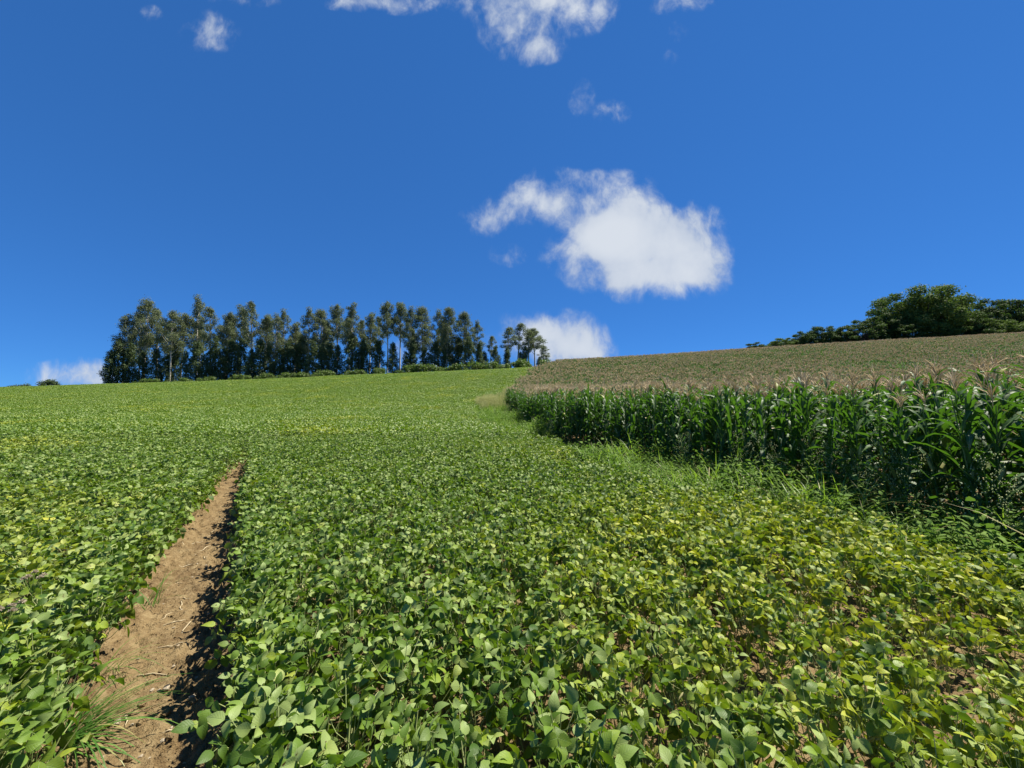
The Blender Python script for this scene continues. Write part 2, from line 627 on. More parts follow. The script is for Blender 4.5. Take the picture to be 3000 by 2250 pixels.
M_FOR = simple_leaf("broadleaf_foliage", (0.055, 0.100, 0.022), (0.15, 0.205, 0.05), (0.11, 0.18, 0.025), .30, .7, .15)
M_FORD = simple_leaf("dark_broadleaf_foliage", (0.034, 0.066, 0.018), (0.09, 0.135, 0.036), (0.07, 0.13, 0.02), .26, .7, .15)
M_SHRUB = simple_leaf("shrub_foliage", (0.060, 0.105, 0.022), (0.14, 0.19, 0.045), (0.14, 0.24, 0.03), .32, .5, .35)
M_BARK = bark_material("pale_bark", (0.40, 0.35, 0.29), (0.66, 0.61, 0.53))
M_BARKD = bark_material("dark_bark", (0.06, 0.045, 0.03), (0.14, 0.11, 0.08))
M_SOIL = soil_material("track_soil", True)
M_GROUND = soil_material("field_soil", False)
M_STRAW = simple_leaf("dry_straw", (0.40, 0.32, 0.20), (0.55, 0.46, 0.31), (0.4, 0.3, 0.2), .05, .8, .2)
M_STONE = bark_material("pale_stone", (0.30, 0.24, 0.17), (0.50, 0.42, 0.31), 20, 1)
M_FLOWER = simple_leaf("pale_flower", (0.50, 0.43, 0.30), (0.62, 0.55, 0.42), (0.5, 0.4, 0.3), .3, .8, .1)


# ------------------------------------------------------------------ ground sheet
def axis(lims):
    out = []
    for a, b, st in lims:
        out += list(np.arange(a, b, st))
    return np.array(out + [lims[-1][1]])


gx = axis([(-6000, -1000, 1000), (-1000, -200, 100), (-200, -40, 5), (-40, -8, 1.0), (-8, 10, .4), (10, 40, 1.0), (40, 200, 5), (200, 1000, 100), (1000, 6000, 1000)])
gy = axis([(-60, -6, 6), (-6, 14, .4), (14, 50, 1.0), (50, 150, 2.5), (150, 400, 25), (400, 1200, 100), (1200, 5900, 600)])
GX, GY = np.meshgrid(gx, gy)
sd, hw = track_info(GX, GY)
GZ = H(GX, GY) - .10 * (1 - smooth01(np.abs(sd), .45, .95)) * (GY < 15)
nx, ny = len(gx), len(gy)
idx = np.arange(nx * ny).reshape(ny, nx)
F = np.stack([idx[:-1, :-1], idx[:-1, 1:], idx[1:, 1:], idx[1:, :-1]], -1).reshape(-1, 4)
me = bpy.data.meshes.new("ground")
me.from_pydata(np.stack([GX, GY, GZ], -1).reshape(-1, 3).tolist(), [], F.tolist())
me.materials.append(M_GROUND)
me.polygons.foreach_set('use_smooth', np.ones(len(me.polygons), dtype=bool))
tag(obj("ground", me), "brown field soil under the crops running up the hillside", kind="structure")

# the bare wheel track: a finely modelled strip of trodden soil with lug prints
def catmull(P, n):
    P = np.vstack([2 * P[0] - P[1], P, 2 * P[-1] - P[-2]])
    out = []
    for i in range(1, len(P) - 2):
        for t in np.linspace(0, 1, n, endpoint=False):
            out.append(.5 * ((2 * P[i]) + (-P[i - 1] + P[i + 1]) * t + (2 * P[i - 1] - 5 * P[i] + 4 * P[i + 1] - P[i + 2]) * t * t
                             + (-P[i - 1] + 3 * P[i] - 3 * P[i + 1] + P[i + 2]) * t**3))
    return np.array(out)


cl = catmull(TR, 60)
seg = np.r_[0, np.cumsum(np.hypot(*np.diff(cl, axis=0).T))]
ss = np.arange(0, seg[-1], .016)
cx = np.interp(ss, seg, cl[:, 0]); cy = np.interp(ss, seg, cl[:, 1])
tx = np.gradient(cx); ty = np.gradient(cy); ln = np.hypot(tx, ty); tx /= ln; ty /= ln
ww = np.linspace(-.95, .95, 110)
TX = cx[:, None] + ty[:, None] * ww; TY = cy[:, None] - tx[:, None] * ww
aw = np.abs(ww)[None, :]
S_ = ss[:, None]
rut = -.055 * (1 - smooth01(aw, .12, .42))
clod = (fbm(TX * 9, TY * 9, 3, 4) - .47) * .10 + np.maximum(0, fbm(TX * 30, TY * 30, 8, 3) - .42) * .15 - .015
hard = 1 - smooth01(np.abs(ww[None, :] + .06), .06, .17)         # polished strip where the tyre ran
lug = np.maximum(0, np.sin(S_ * 2 * math.pi / .085 + 2.2 * np.abs(ww[None, :]) / .1)) * .010 * hard * smooth01(fbm(TX * 2, TY * 2, 44, 2), .2, .45)
TZ = H(TX, TY) + rut + clod * (1 - .65 * hard) + lug - .12 * smooth01(aw, .80, .95) - .004
n0, n1_ = TX.shape
idx = np.arange(n0 * n1_).reshape(n0, n1_)
F = np.stack([idx[:-1, :-1], idx[:-1, 1:], idx[1:, 1:], idx[1:, :-1]], -1).reshape(-1, 4)
me = bpy.data.meshes.new("dirt_track")
me.from_pydata(np.stack([TX, TY, TZ], -1).reshape(-1, 3).tolist(), [], F.tolist())
me.materials.append(M_SOIL)
me.polygons.foreach_set('use_smooth', np.ones(len(me.polygons), dtype=bool))
tag(obj("dirt_track", me), "bare reddish-tan wheel track running up through the soybeans", kind="structure")


def track_z(x, y):
    i = int(np.argmin((cx - x) ** 2 + (cy - y) ** 2))
    d = (x - cx[i]) * ty[i] - (y - cy[i]) * tx[i]
    j = int(np.clip(np.searchsorted(ww, d), 0, len(ww) - 1))
    return float(TZ[i, j])


# ------------------------------------------------------------------ generic crown of leaf faces
def crown(mb, clumps, size, rng, droop=.3, shell=.55):
    """clumps: (centre, radii, count). Leaf-sized kite faces through each clump's volume."""
    for (c, rad, n) in clumps:
        d = rng.normal(size=(n, 3)); d /= np.linalg.norm(d, axis=1)[:, None]
        rr = shell + (1 - shell) * rng.random(n) ** .7
        rr *= 1 + .18 * rng.normal(size=n)
        p = np.array(c) + d * rr[:, None] * np.array(rad)
        nrm = d * .6 + rng.normal(size=(n, 3)) * .6 + np.array([0, 0, .35])
        nrm /= np.linalg.norm(nrm, axis=1)[:, None]
        t = rng.normal(size=(n, 3)); t[:, 2] -= droop
        t -= nrm * np.sum(t * nrm, 1)[:, None]
        t /= np.linalg.norm(t, axis=1)[:, None]
        b = np.cross(nrm, t)
        s = size * (.6 + .8 * rng.random(n))[:, None]
        q = np.stack([p - t * s * .5, p + b * s * .28 - t * s * .05, p + t * s * .5, p - b * s * .28 - t * s * .05], 1).reshape(-1, 3)
        k = mb.n
        mb.v.append(q)
        mb.uv.append(np.zeros((len(q), 2)))
        mb.r.append(np.repeat(rng.random(n), 4))
        fi = (np.arange(n * 4).reshape(n, 4) + k).tolist()
        mb.f += fi
        mb.mi += [0] * n
        mb.n += len(q)


# ------------------------------------------------------------------ GN scatter for the uncountable rest
def scatter(name, sources, pts, rots, scl, vid, label, cat):
    coll = bpy.data.collections.new(name + "_kinds")
    for s in sources:
        coll.objects.link(s)
    me = bpy.data.meshes.new(name)
    me.from_pydata(np.asarray(pts).tolist(), [], [])
    a = me.attributes.new('rot', 'FLOAT_VECTOR', 'POINT'); a.data.foreach_set('vector', np.asarray(rots, dtype=np.float32).ravel())
    a = me.attributes.new('scl', 'FLOAT_VECTOR', 'POINT'); a.data.foreach_set('vector', np.asarray(scl, dtype=np.float32).ravel())
    a = me.attributes.new('vid', 'INT', 'POINT'); a.data.foreach_set('value', np.asarray(vid, dtype=np.int32))
    o = obj(name, me)
    ng = bpy.data.node_groups.new(name, 'GeometryNodeTree')
    ng.interface.new_socket('Geometry', in_out='INPUT', socket_type='NodeSocketGeometry')
    ng.interface.new_socket('Geometry', in_out='OUTPUT', socket_type='NodeSocketGeometry')
    N = ng.nodes
    gi = N.new('NodeGroupInput'); go = N.new('NodeGroupOutput')
    ci = N.new('GeometryNodeCollectionInfo')
    ci.inputs['Collection'].default_value = coll
    ci.inputs['Separate Children'].default_value = True
    ci.inputs['Reset Children'].default_value = True
    ip = N.new('GeometryNodeInstanceOnPoints')
    ip.inputs['Pick Instance'].default_value = True

    def na(nm, ty):
        q = N.new('GeometryNodeInputNamedAttribute'); q.data_type = ty
        q.inputs['Name'].default_value = nm
        return q.outputs['Attribute']
    ng.links.new(gi.outputs[0], ip.inputs['Points'])
    ng.links.new(ci.outputs[0], ip.inputs['Instance'])
    ng.links.new(na('vid', 'INT'), ip.inputs['Instance Index'])
    e2r = N.new('FunctionNodeEulerToRotation')
    ng.links.new(na('rot', 'FLOAT_VECTOR'), e2r.inputs[0])
    ng.links.new(e2r.outputs[0], ip.inputs['Rotation'])
    ng.links.new(na('scl', 'FLOAT_VECTOR'), ip.inputs['Scale'])
    ng.links.new(ip.outputs[0], go.inputs[0])
    md = o.modifiers.new('scatter', 'NODES')
    md.node_group = ng
    tag(o, label, cat, kind="stuff")
    return o


def src(name, me):
    return bpy.data.objects.new(name, me)      # never linked to the scene, only instanced


# ------------------------------------------------------------------ soybeans
def leaflet(mb, M, L, Wd, fold, droop, twist, hi=True, rnd=0.0):
    us = [0, .12, .32, .55, .78, .92, 1.0] if hi else [0, .30, .72, 1.0]
    wp = [0.0, .72, 1.0, .86, .48, .20, 0] if hi else [0, 1.0, .66, 0]
    vs = [-1, -.5, 0, .5, 1] if hi else [-1, 0, 1]
    V, U, F, rows = [], [], [], []
    for u, w in zip(us, wp):
        x = L * (u - droop * .22 * u * u)
        zc = -droop * L * .55 * u * u + .05 * L * math.sin(u * 3)
        row = []
        for v in (vs if w > 0 else [0]):
            y = v * w * Wd * .5
            z = zc + fold * abs(y) * (1 - .35 * abs(v)) + twist * y * (u - .3)
            row.append(len(V)); V.append((x, y, z)); U.append((u, v))
        rows.append(row)
    for a, b in zip(rows[:-1], rows[1:]):
        if len(a) == 1:
            F += [(a[0], b[k + 1], b[k])[::-1] for k in range(len(b) - 1)]
        elif len(b) == 1:
            F += [(a[k], a[k + 1], b[0])[::-1] for k in range(len(a) - 1)]
        else:
            F += [(a[k], b[k], b[k + 1], a[k + 1]) for k in range(len(a) - 1)]
    V = [M @ Vector(p) for p in V]
    mb.add(V, F, U, rnd, 0)


def trifoliate_params(rng):
    return dict(pl=rng.uniform(.13, .24), el=rng.uniform(40, 78), size=rng.uniform(.054, .083), ar=rng.uniform(.60, .76),
                tilt=rng.uniform(-80, 68), roll=rng.uniform(-45, 45), seed=rng.randrange(1 << 30))


def trifoliate(mb, M, p, hi=True, rnd=0.0):
    rg = random.Random(p['seed'])
    e = R(p['el'])
    tip = Vector((math.cos(e) * p['pl'], 0, math.sin(e) * p['pl']))
    mid = tip * .5 + Vector((.012, 0, -.012))
    k = MB()
    k.tube([Vector((0, 0, 0)), mid, tip], [.0024, .0019, .0017], 4 if hi else 3, rnd, 1)
    B = Matrix.Translation(tip) @ Matrix.Rotation(R(p['roll']), 4, 'X') @ Matrix.Rotation(-R(p['tilt']), 4, 'Y')
    L = p['size']
    k.tube([tip, B @ Vector((.026, 0, .002))], [.0016, .0014], 4 if hi else 3, rnd, 1)
    for (az, ox, s) in ((0, .026, 1.0), (R(78), .002, .92), (-R(78), .002, .92)):
        az += rg.uniform(-.25, .25)
        pit = R(rg.uniform(-42, 32)); rol = R(rg.uniform(-60, 60))
        Ml = B @ Matrix.Translation((ox, 0, .002)) @ Matrix.Rotation(az, 4, 'Z') @ Matrix.Rotation(pit, 4, 'Y') @ Matrix.Rotation(rol, 4, 'X')
        leaflet(k, Ml, L * s * rg.uniform(.9, 1.1), L * s * p['ar'] * rg.uniform(.9, 1.08), rg.uniform(-.05, .6), rg.uniform(-.1, .75), rg.uniform(-1.1, 1.1), hi, 0)
    k.r = [np.full(len(x), rnd) for x in k.v]
    mb.merge(k, M)


brng = random.Random(3)
LEAFP = [trifoliate_params(brng) for _ in range(16)]
LEAF_ME = []
for i, p in enumerate(LEAFP):
    mb = MB(); trifoliate(mb, Matrix.Identity(4), p, True, 0)
    LEAF_ME.append(mb.mesh("soybean_leaf", [M_BEAN, M_BSTEM]))


def bean_plant_layout(rg, nleaf, height):
    """placements of the leaves on one plant: (leaf kind, matrix)"""
    out = []
    az = rg.uniform(0, 6.28)
    for i in range(nleaf):
        f = (i + .5) / nleaf
        h = height * (.22 + .70 * f)
        az += 2.4 + rg.uniform(-.5, .5)
        s = (1.30 - .45 * f) * rg.uniform(.85, 1.12)
        off = rg.uniform(.0, .07) * (1 - f)
        Mx = Matrix.Translation((math.cos(az) * off, math.sin(az) * off, h)) @ Matrix.Rotation(az, 4, 'Z') @ Matrix.Scale(s, 4)
        out.append((rg.randrange(len(LEAFP)), Mx))
    return out


def pod_mesh(rg):
    mb = MB()
    for k in range(rg.randint(3, 5)):
        a = rg.uniform(0, 6.28); L = rg.uniform(.04, .055)
        d = Vector((math.cos(a) * .55, math.sin(a) * .55, -.65 + rg.uniform(-.2, .5))).normalized()
        p0 = Vector((0, 0, rg.uniform(-.02, .02)))
        mb.tube([p0, p0 + d * L * .22, p0 + d * L * .45, p0 + d * L * .68 + Vector((0, 0, .002)), p0 + d * L], [.0015, .0052, .0046, .0050, .0008], 5, rg.random())
    return mb.mesh("pod_cluster", M_POD)


POD_ME = [pod_mesh(brng) for _ in range(4)]
STEM_ME = []
for k in range(4):
    mb = MB()
    dx, dy = brng.uniform(-.03, .03), brng.uniform(-.03, .03)
    mb.tube([(0, 0, -.04), (dx * .5, dy * .5, .2), (dx, dy, .42), (dx * 1.2, dy * 1.2, .5)], [.0045, .004, .003, .002], 5)
    for b in range(3):
        a = brng.uniform(0, 6.28); z0 = .08 + .07 * b
        mb.tube([(0, 0, z0), (math.cos(a) * .05, math.sin(a) * .05, z0 + .13), (math.cos(a) * .07, math.sin(a) * .07, z0 + .26)], [.003, .0025, .0015], 4)
    STEM_ME.append(mb.mesh("soybean_stem", M_BSTEM))

NVAR = 10
LAYOUTS = [bean_plant_layout(brng, brng.randint(23, 27), brng.uniform(.42, .50)) for _ in range(NVAR)]
LAYOUTS += [bean_plant_layout(brng, brng.randint(9, 12), brng.uniform(.34, .42)) for _ in range(4)]      # thin, shedding plants
BEAN_SRC = []
for i, lay in enumerate(LAYOUTS):
    mb = MB()
    for (k, Mx) in lay:
        trifoliate(mb, Mx, LEAFP[k], False, brng.random())
    mb.tube([(0, 0, -.04), (0, 0, .25), (.01, 0, .46)], [.004, .0035, .002], 4, .3, 1)
    for q in range(3):
        a = brng.uniform(0, 6.28); z = brng.uniform(.12, .34)
        for j in range(3):
            d = Vector((math.cos(a + j), math.sin(a + j), -.4)) * .045
            b0 = Vector((0, 0, z))
            mb.tube([b0, b0 + d * .5, b0 + d], [.002, .005, .001], 4, brng.random(), 1)
    BEAN_SRC.append(src("soybean_kind", mb.mesh("soybean_kind", [M_BEAN, M_BSTEM])))

# far clumps: tops of a few plants, single leaflets only
FAR_SRC = []
for i in range(8):
    mb = MB()
    for k in range(80):
        a = brng.uniform(0, 6.28); rr = .36 * math.sqrt(brng.random())
        z = .52 - .24 * brng.random() ** 1.6
        Mx = (Matrix.Translation((rr * math.cos(a), rr * math.sin(a), z)) @ Matrix.Rotation(brng.uniform(0, 6.28), 4, 'Z')
              @ Matrix.Rotation(R(brng.uniform(-60, 35)), 4, 'Y') @ Matrix.Rotation(R(brng.uniform(-45, 45)), 4, 'X'))
        leaflet(mb, Mx, brng.uniform(.07, .11), brng.uniform(.05, .078), brng.uniform(.05, .4), brng.uniform(0, .5), 0, False, brng.random())
    FAR_SRC.append(src("soybean_clump_kind", mb.mesh("soybean_clump_kind", [M_BEAN])))


def bean_ok(x, y):
    sd_, hw_ = track_info(x, y)
    clear = np.where(sd_ > 0, hw_ + .14, hw_ + .11 - .09 * (1 - smooth01(y, 2.2, 3.2)))
    clear = clear + (vnoise(x * 1.9, y * 1.9, 71) - .5) * .20
    ok = (np.abs(sd_) > clear) | (hw_ < .05)
    ok &= x < corn_edge(y) - weed_w(y) * .95 + (vnoise(x * 1.3, y * 1.3, 9) - .5) * .5
    return ok


def jitter_grid(x0, x1, y0, y1, st, rng, jit=.42):
    X, Y = np.meshgrid(np.arange(x0, x1, st), np.arange(y0, y1, st))
    X = X.ravel() + rng.uniform(-jit, jit, X.size) * st
    Y = Y.ravel() + rng.uniform(-jit, jit, Y.size) * st
    return X, Y


X, Y = jitter_grid(-25, 12, -.6, 15, .222, RNG)
_si = np.arange(.6, 10.5, .115)
for _side, _o in ((1, .16), (-1, .17)):
    _cx = np.interp(_si, ss, cx); _cy = np.interp(_si, ss, cy)
    _tx = np.interp(_si, ss, tx); _ty = np.interp(_si, ss, ty)
    _w = track_info(_cx, _cy)[1] + _o + RNG.uniform(0, .09, len(_si))
    X = np.r_[X, _cx + _ty * _w * _side]; Y = np.r_[Y, _cy - _tx * _w * _side]
dist_cam = np.hypot(X, Y)
k = bean_ok(X, Y) & seen(X, Y, 1.42, 2.0) & (dist_cam > .45)
X, Y = X[k], Y[k]
thin = np.exp(-(((X - 2.6) / 1.7) ** 2 + ((Y - 2.0) / 1.15) ** 2)) * .9
thin = np.maximum(thin, .55 * smooth01(fbm(X * .7, Y * .7, 21, 2), .52, .7) * (Y < 6) * (X > .5))
u_ = RNG.random(len(X))
keep = u_ > thin * .02
X, Y, thin = X[keep], Y[keep], thin[keep]
vid = RNG.integers(0, NVAR, len(X))
sparse = RNG.random(len(X)) < thin * .5
vid = np.where(sparse, RNG.integers(NVAR, NVAR + 4, len(X)), vid)
rz = RNG.uniform(0, 6.28, len(X))
scl = RNG.uniform(.80, 1.02, len(X)) * (.88 + .26 * fbm(X * .5, Y * .5, 31, 2)) * np.where(sparse, .88, 1) * (1 - .22 * thin)
Z = H(X, Y)
# the 300 that show largest: in the frame and nearest
inframe = (np.abs(X) < 1.36 * Y + .25) & (Y > .75)
order = np.argsort(np.where(inframe, np.hypot(X, Y), 1e6))
near = np.zeros(len(X), bool)
near[order[:300]] = True
sdn, hwn = track_info(X, Y)
G_BEAN = "soybean plants of the field"
for i in np.where(near)[0]:
    o = empty("soybean_plant", (X[i], Y[i], Z[i]), rz[i])
    s = scl[i]
    o.scale = (s, s, s)
    o.rotation_euler = (RNG.normal() * .06, RNG.normal() * .06, rz[i])
    edge = abs(sdn[i]) < hwn[i] + .36
    if sparse[i]:
        lab, grp = "thin yellowing soybean plant with few leaves and bare soil showing beneath", "thin soybean plants on the bare patch"
    elif edge and sdn[i] > 0:
        lab, grp = "leafy green soybean plant shading the dirt track from its sunward side", "soybean plants along the shaded side of the track"
    elif edge:
        lab, grp = "leafy green soybean plant leaning into the sunlit edge of the dirt track", "soybean plants along the sunlit side of the track"
    elif sdn[i] < 0:
        lab, grp = "bushy green soybean plant between the dirt track and the field's far side", "soybean plants beyond the track"
    else:
        lab, grp = "bushy green soybean plant in the dense stand between the track and maize", "soybean plants of the dense stand"
    tag(o, lab, "soybean plant", grp)
    obj("stem", STEM_ME[i % 4], o)
    for (kk, Mx) in LAYOUTS[vid[i]]:
        obj("leaf", LEAF_ME[kk], o, Mx)
    for q in range(3 if sparse[i] else 2):
        a = RNG.uniform(0, 6.28)
        obj("pod_cluster", POD_ME[RNG.integers(0, 4)], o, Matrix.Translation((.012 * math.cos(a), .012 * math.sin(a), RNG.uniform(.15, .40))) @ Matrix.Rotation(a, 4, 'Z'))

r_ = ~near
P1 = np.stack([X[r_], Y[r_], Z[r_]], -1)
rot1 = np.stack([RNG.normal(size=r_.sum()) * .07, RNG.normal(size=r_.sum()) * .07, rz[r_]], -1)
scatter("soybean_crop", BEAN_SRC, P1, rot1, np.repeat(scl[r_][:, None], 3, 1), vid[r_],
        "dense soybean crop in the middle of the field beyond the nearest plants", "soybean crop")

X, Y = jitter_grid(-60, 12, 14.6, 34, .31, RNG)
k = bean_ok(X, Y) & seen(X, Y, 1.42, 2.0)
X, Y = X[k], Y[k]
X2, Y2 = jitter_grid(-185, 35, 34, 121, .50, RNG)
k = bean_ok(X2, Y2) & seen(X2, Y2, 1.42, 2.0)
X2, Y2 = X2[k], Y2[k]
X, Y = np.r_[X, X2], np.r_[Y, Y2]
s = RNG.uniform(.85, 1.15, len(X)) * np.where(Y > 34, 1.15, 1.0) * (.85 + .35 * fbm(X * .25, Y * .25, 61, 3))
sv = np.stack([np.where(Y > 34, 1.25, 1.0) * RNG.uniform(.9, 1.1, len(X))] * 2 + [s], -1)
scatter("soybean_crop", FAR_SRC, np.stack([X, Y, H(X, Y)], -1),
        np.stack([RNG.normal(size=len(X)) * .08, RNG.normal(size=len(X)) * .08, RNG.uniform(0, 6.28, len(X))], -1), sv,
        RNG.integers(0, 8, len(X)), "distant soybean crop covering the slope up to the eucalyptus grove", "soybean crop")

# ------------------------------------------------------------------ maize
def corn_leaf(mb, M, L, Wd, el, curve, twist, hi=True, rnd=0.0):
    n = 8 if hi else 4
    V, U, F = [], [], []
    p = Vector((0, 0, 0)); a = R(el)
    for i in range(n + 1):
        u = i / n
        w = Wd * (.55 + .45 * min(1, u * 5)) * (1 - u ** 2.6) ** .8 * .5
        tw = twist * u * u
        d = Vector((math.cos(a), 0, math.sin(a)))
        nrm = Vector((-math.sin(a), 0, math.cos(a)))
        side = Vector((0, 1, 0)) * math.cos(tw) + nrm * math.sin(tw)
        up = nrm * math.cos(tw) - Vector((0, 1, 0)) * math.sin(tw)
        wav = .012 * math.sin(u * 17 + rnd * 40) if hi else 0
        V += [p + side * w + up * (w * .35 + wav), p, p - side * w + up * (w * .35 - wav)]
        U += [(u, 1), (u, 0), (u, -1)]
        p = p + d * (L / n)
        a -= R(curve) / n * (.4 + 1.4 * u)
    for i in range(n):
        k = i * 3
        F += [(k, k + 1, k + 4, k + 3), (k + 1, k + 2, k + 5, k + 4)]
    mb.add([M @ q for q in V], F, U, rnd, 0)


def tassel(mb, base, rg, hi=True, mi=0):
    base = Vector(base)
    n = rg.randint(8, 12) if hi else 9
    wd = .0066 if hi else .015
    lean = Vector((rg.uniform(-.05, .05), rg.uniform(-.05, .05), 0))
    mb.tube([base, base + Vector((0, 0, .12)), base + Vector((0, 0, .40)) + lean], [.004, wd, wd * .55], 3, rg.random(), mi)
    for k in range(n):
        a = rg.uniform(0, 6.28); z = rg.uniform(.06, .16); o = rg.uniform(.25, .6)
        b = base + Vector((0, 0, z))
        d = Vector((math.cos(a) * o, math.sin(a) * o, 1)).normalized()
        L = rg.uniform(.16, .25)
        m = b + d * L * .55
        e = b + d * L + Vector((math.cos(a) * .03, math.sin(a) * .03, -.03))
        mb.tube([b, m, e], [wd * .6, wd * .95, wd * .5], 3, rg.random(), mi)


crng = random.Random(5)
CLEAF_P = [dict(L=crng.uniform(.55, .85), Wd=crng.uniform(.085, .118), el=crng.uniform(52, 80), curve=crng.uniform(60, 175), twist=crng.uniform(-1.3, 1.3)) for _ in range(10)]
CLEAF_ME = []
for p in CLEAF_P:
    mb = MB(); corn_leaf(mb, Matrix.Identity(4), **p, hi=True, rnd=0)
    CLEAF_ME.append(mb.mesh("maize_leaf", M_CORN))
TAS_ME = []
for k in range(5):
    mb = MB(); tassel(mb, (0, 0, 0), crng)
    TAS_ME.append(mb.mesh("tassel", M_TASSEL))
STALK_ME = []
for k in range(3):
    mb = MB()
    pts, rd = [], []
    z = -.05
    bx, by = crng.uniform(-.04, .04), crng.uniform(-.04, .04)
    for j in range(12):
        f = j / 11
        pts.append((bx * f * f, by * f * f, z + f * 1.98)); rd.append(.0125 - .0075 * f)
    mb.tube(pts, rd, 6, k * .3)
    STALK_ME.append(mb.mesh("maize_stalk", M_STALK))
mb = MB()
mb.tube([(0, 0, 0), (.01, 0, .05), (.028, 0, .12), (.042, 0, .19), (.052, 0, .235)], [.010, .024, .026, .018, .004], 7, .2, 0)
EAR_ME = mb.mesh("ear", [M_HUSK])
mb = MB()
for k in range(7):
    a = k * .9
    mb.tube([(.052, 0, .232), (.06 + .02 * math.cos(a), .02 * math.sin(a), .262), (.066 + .035 * math.cos(a), .035 * math.sin(a), .25)], [.002, .002, .001], 3, k * .13)
SILK_ME = mb.mesh("silk", [M_SILK])


def corn_layout(rg):
    out = []
    az = rg.uniform(0, 6.28)
    n = rg.randint(13, 15)
    for i in range(n):
        f = i / (n - 1)
        h = .22 + 1.62 * f
        a = az + (i % 2) * math.pi + rg.uniform(-.45, .45)
        s = (1.0 - .45 * max(0, f - .55) / .45) * (.72 + .28 * min(1, f / .3)) * rg.uniform(.9, 1.1)
        Mx = Matrix.Translation((0, 0, h)) @ Matrix.Rotation(a, 4, 'Z') @ Matrix.Rotation(R(rg.uniform(-10, 10) - 12 * f), 4, 'Y') @ Matrix.Scale(s, 4)
        out.append((rg.randrange(len(CLEAF_P)), Mx))
    return out


CLAY = [corn_layout(crng) for _ in range(9)]


def corn_joined(lay, hi, rg, with_tassel=True, skip_low=0, M=Matrix.Identity(4), mb=None):
    mb = mb or MB()
    k = MB()
    for (i, Mx) in lay[skip_low:]:
        corn_leaf(k, Mx, **CLEAF_P[i], hi=hi, rnd=rg.random())
    z0 = 0 if skip_low == 0 else .8
    k.tube([(0, 0, z0), (0, 0, 1.0), (0, 0, 1.95)], [.013, .010, .005], 4 if hi else 3, rg.random(), 1)
    if with_tassel:
        tassel(k, (0, 0, 1.93), rg, hi, 2)
    mb.merge(k, M)
    return mb


CORN_SRC = []
for i, lay in enumerate(CLAY[:8]):
    CORN_SRC.append(src("maize_kind", corn_joined(lay, True, crng, i < 6).mesh("maize_kind", [M_CORN, M_STALK, M_TASSEL])))
CORNF_SRC = []
for i in range(8):
    mb = MB()
    for k in range(3):
        lay = CLAY[crng.randrange(len(CLAY))]
        Mx = Matrix.Translation((crng.uniform(-.36, .36), crng.uniform(-.36, .36), crng.uniform(-.12, .08))) @ Matrix.Rotation(crng.uniform(0, 6.28), 4, 'Z')
        corn_joined(lay, False, crng, i < 6, 6, Mx, mb)
    CORNF_SRC.append(src("maize_clump_kind", mb.mesh("maize_clump_kind", [M_CORN, M_STALK, M_TASSEL])))

# rows follow the curved edge of the field
cand = []
for row in range(0, 66):
    off = .30 + row * .55
    y = -3.0
    while y < 60:
        xe = float(corn_edge(y))
        sl = float(corn_edge(y + .4) - corn_edge(y - .4)) / .8
        nrm = math.hypot(1, sl)
        xx, yy = xe + off / nrm, y - off * sl / nrm
        cand.append((xx + crng.uniform(-.07, .07), yy + crng.uniform(-.07, .07), row))
        y += .20 / nrm * crng.uniform(.85, 1.15)
cand = np.array(cand)
k = (cand[:, 1] > -1.5) & (cand[:, 1] < 46) & seen(cand[:, 0], cand[:, 1], 1.42, 2.5) & (cand[:, 0] > corn_edge(cand[:, 1]) + .15)
cand = cand[k]
X, Y = cand[:, 0], cand[:, 1]
Z = H(X, Y)
inf = (np.abs(X) < 1.34 * Y + .2) & (Y > 3)
score = np.where(inf, np.hypot(X, Y) + 1.6 * cand[:, 2], 1e6)
near = np.zeros(len(X), bool)
near[np.argsort(score)[:300]] = True
notas = smooth01(fbm(X * .33, Y * .33, 77, 3), .46, .62)
notas = np.where(cand[:, 2] < 2, np.maximum(notas, .35), notas)
no_t = RNG.random(len(X)) < notas * .8
scl = RNG.uniform(.90, 1.09, len(X)) * np.where(cand[:, 2] == 0, .94, 1) * (.96 + .04 * smooth01(Y, 4.5, 8))
rz = RNG.uniform(0, 6.28, len(X))
lean = RNG.normal(size=(len(X), 2)) * .05
for i in np.where(near)[0]:
    o = empty("maize_plant", (X[i], Y[i], Z[i]))
    o.rotation_euler = (lean[i, 0], lean[i, 1], rz[i])
    s = scl[i]
    o.scale = (s, s, s)
    row = int(cand[i, 2])
    if row == 0:
        lab = "tall maize plant with a dry tassel in the front row behind weeds" if not no_t[i] else "tall leafy maize plant without a tassel in the front row behind weeds"
        grp = "maize plants of the front row" + ("" if not no_t[i] else " without tassels")
    elif not no_t[i]:
        lab, grp = "tall maize plant with a dry tan tassel standing behind the front row", "maize plants behind the front row"
    else:
        lab, grp = "tall leafy maize plant without a tassel standing behind the front row", "maize plants without tassels behind the front row"
    tag(o, lab, "maize plant", grp)
    obj("stalk", STALK_ME[i % 3], o)
    for (kk, Mx) in CLAY[i % 9]:
        obj("leaf", CLEAF_ME[kk], o, Mx)
    if not no_t[i]:
        obj("tassel", TAS_ME[i % 5], o, Matrix.Translation((0, 0, 1.91)))
    if row < 2:
        er = obj("ear", EAR_ME, o, Matrix.Translation((.008, 0, RNG.uniform(.85, 1.05))))
        obj("silk", SILK_ME, er)
r_ = ~near
vid = np.where(no_t[r_], RNG.integers(6, 8, r_.sum()), RNG.integers(0, 6, r_.sum()))
scatter("maize_crop", CORN_SRC, np.stack([X[r_], Y[r_], Z[r_]], -1),
        np.stack([lean[r_, 0], lean[r_, 1], rz[r_]], -1), np.repeat(scl[r_][:, None], 3, 1), vid,
        "dense maize crop filling the field behind the front rows", "maize crop")
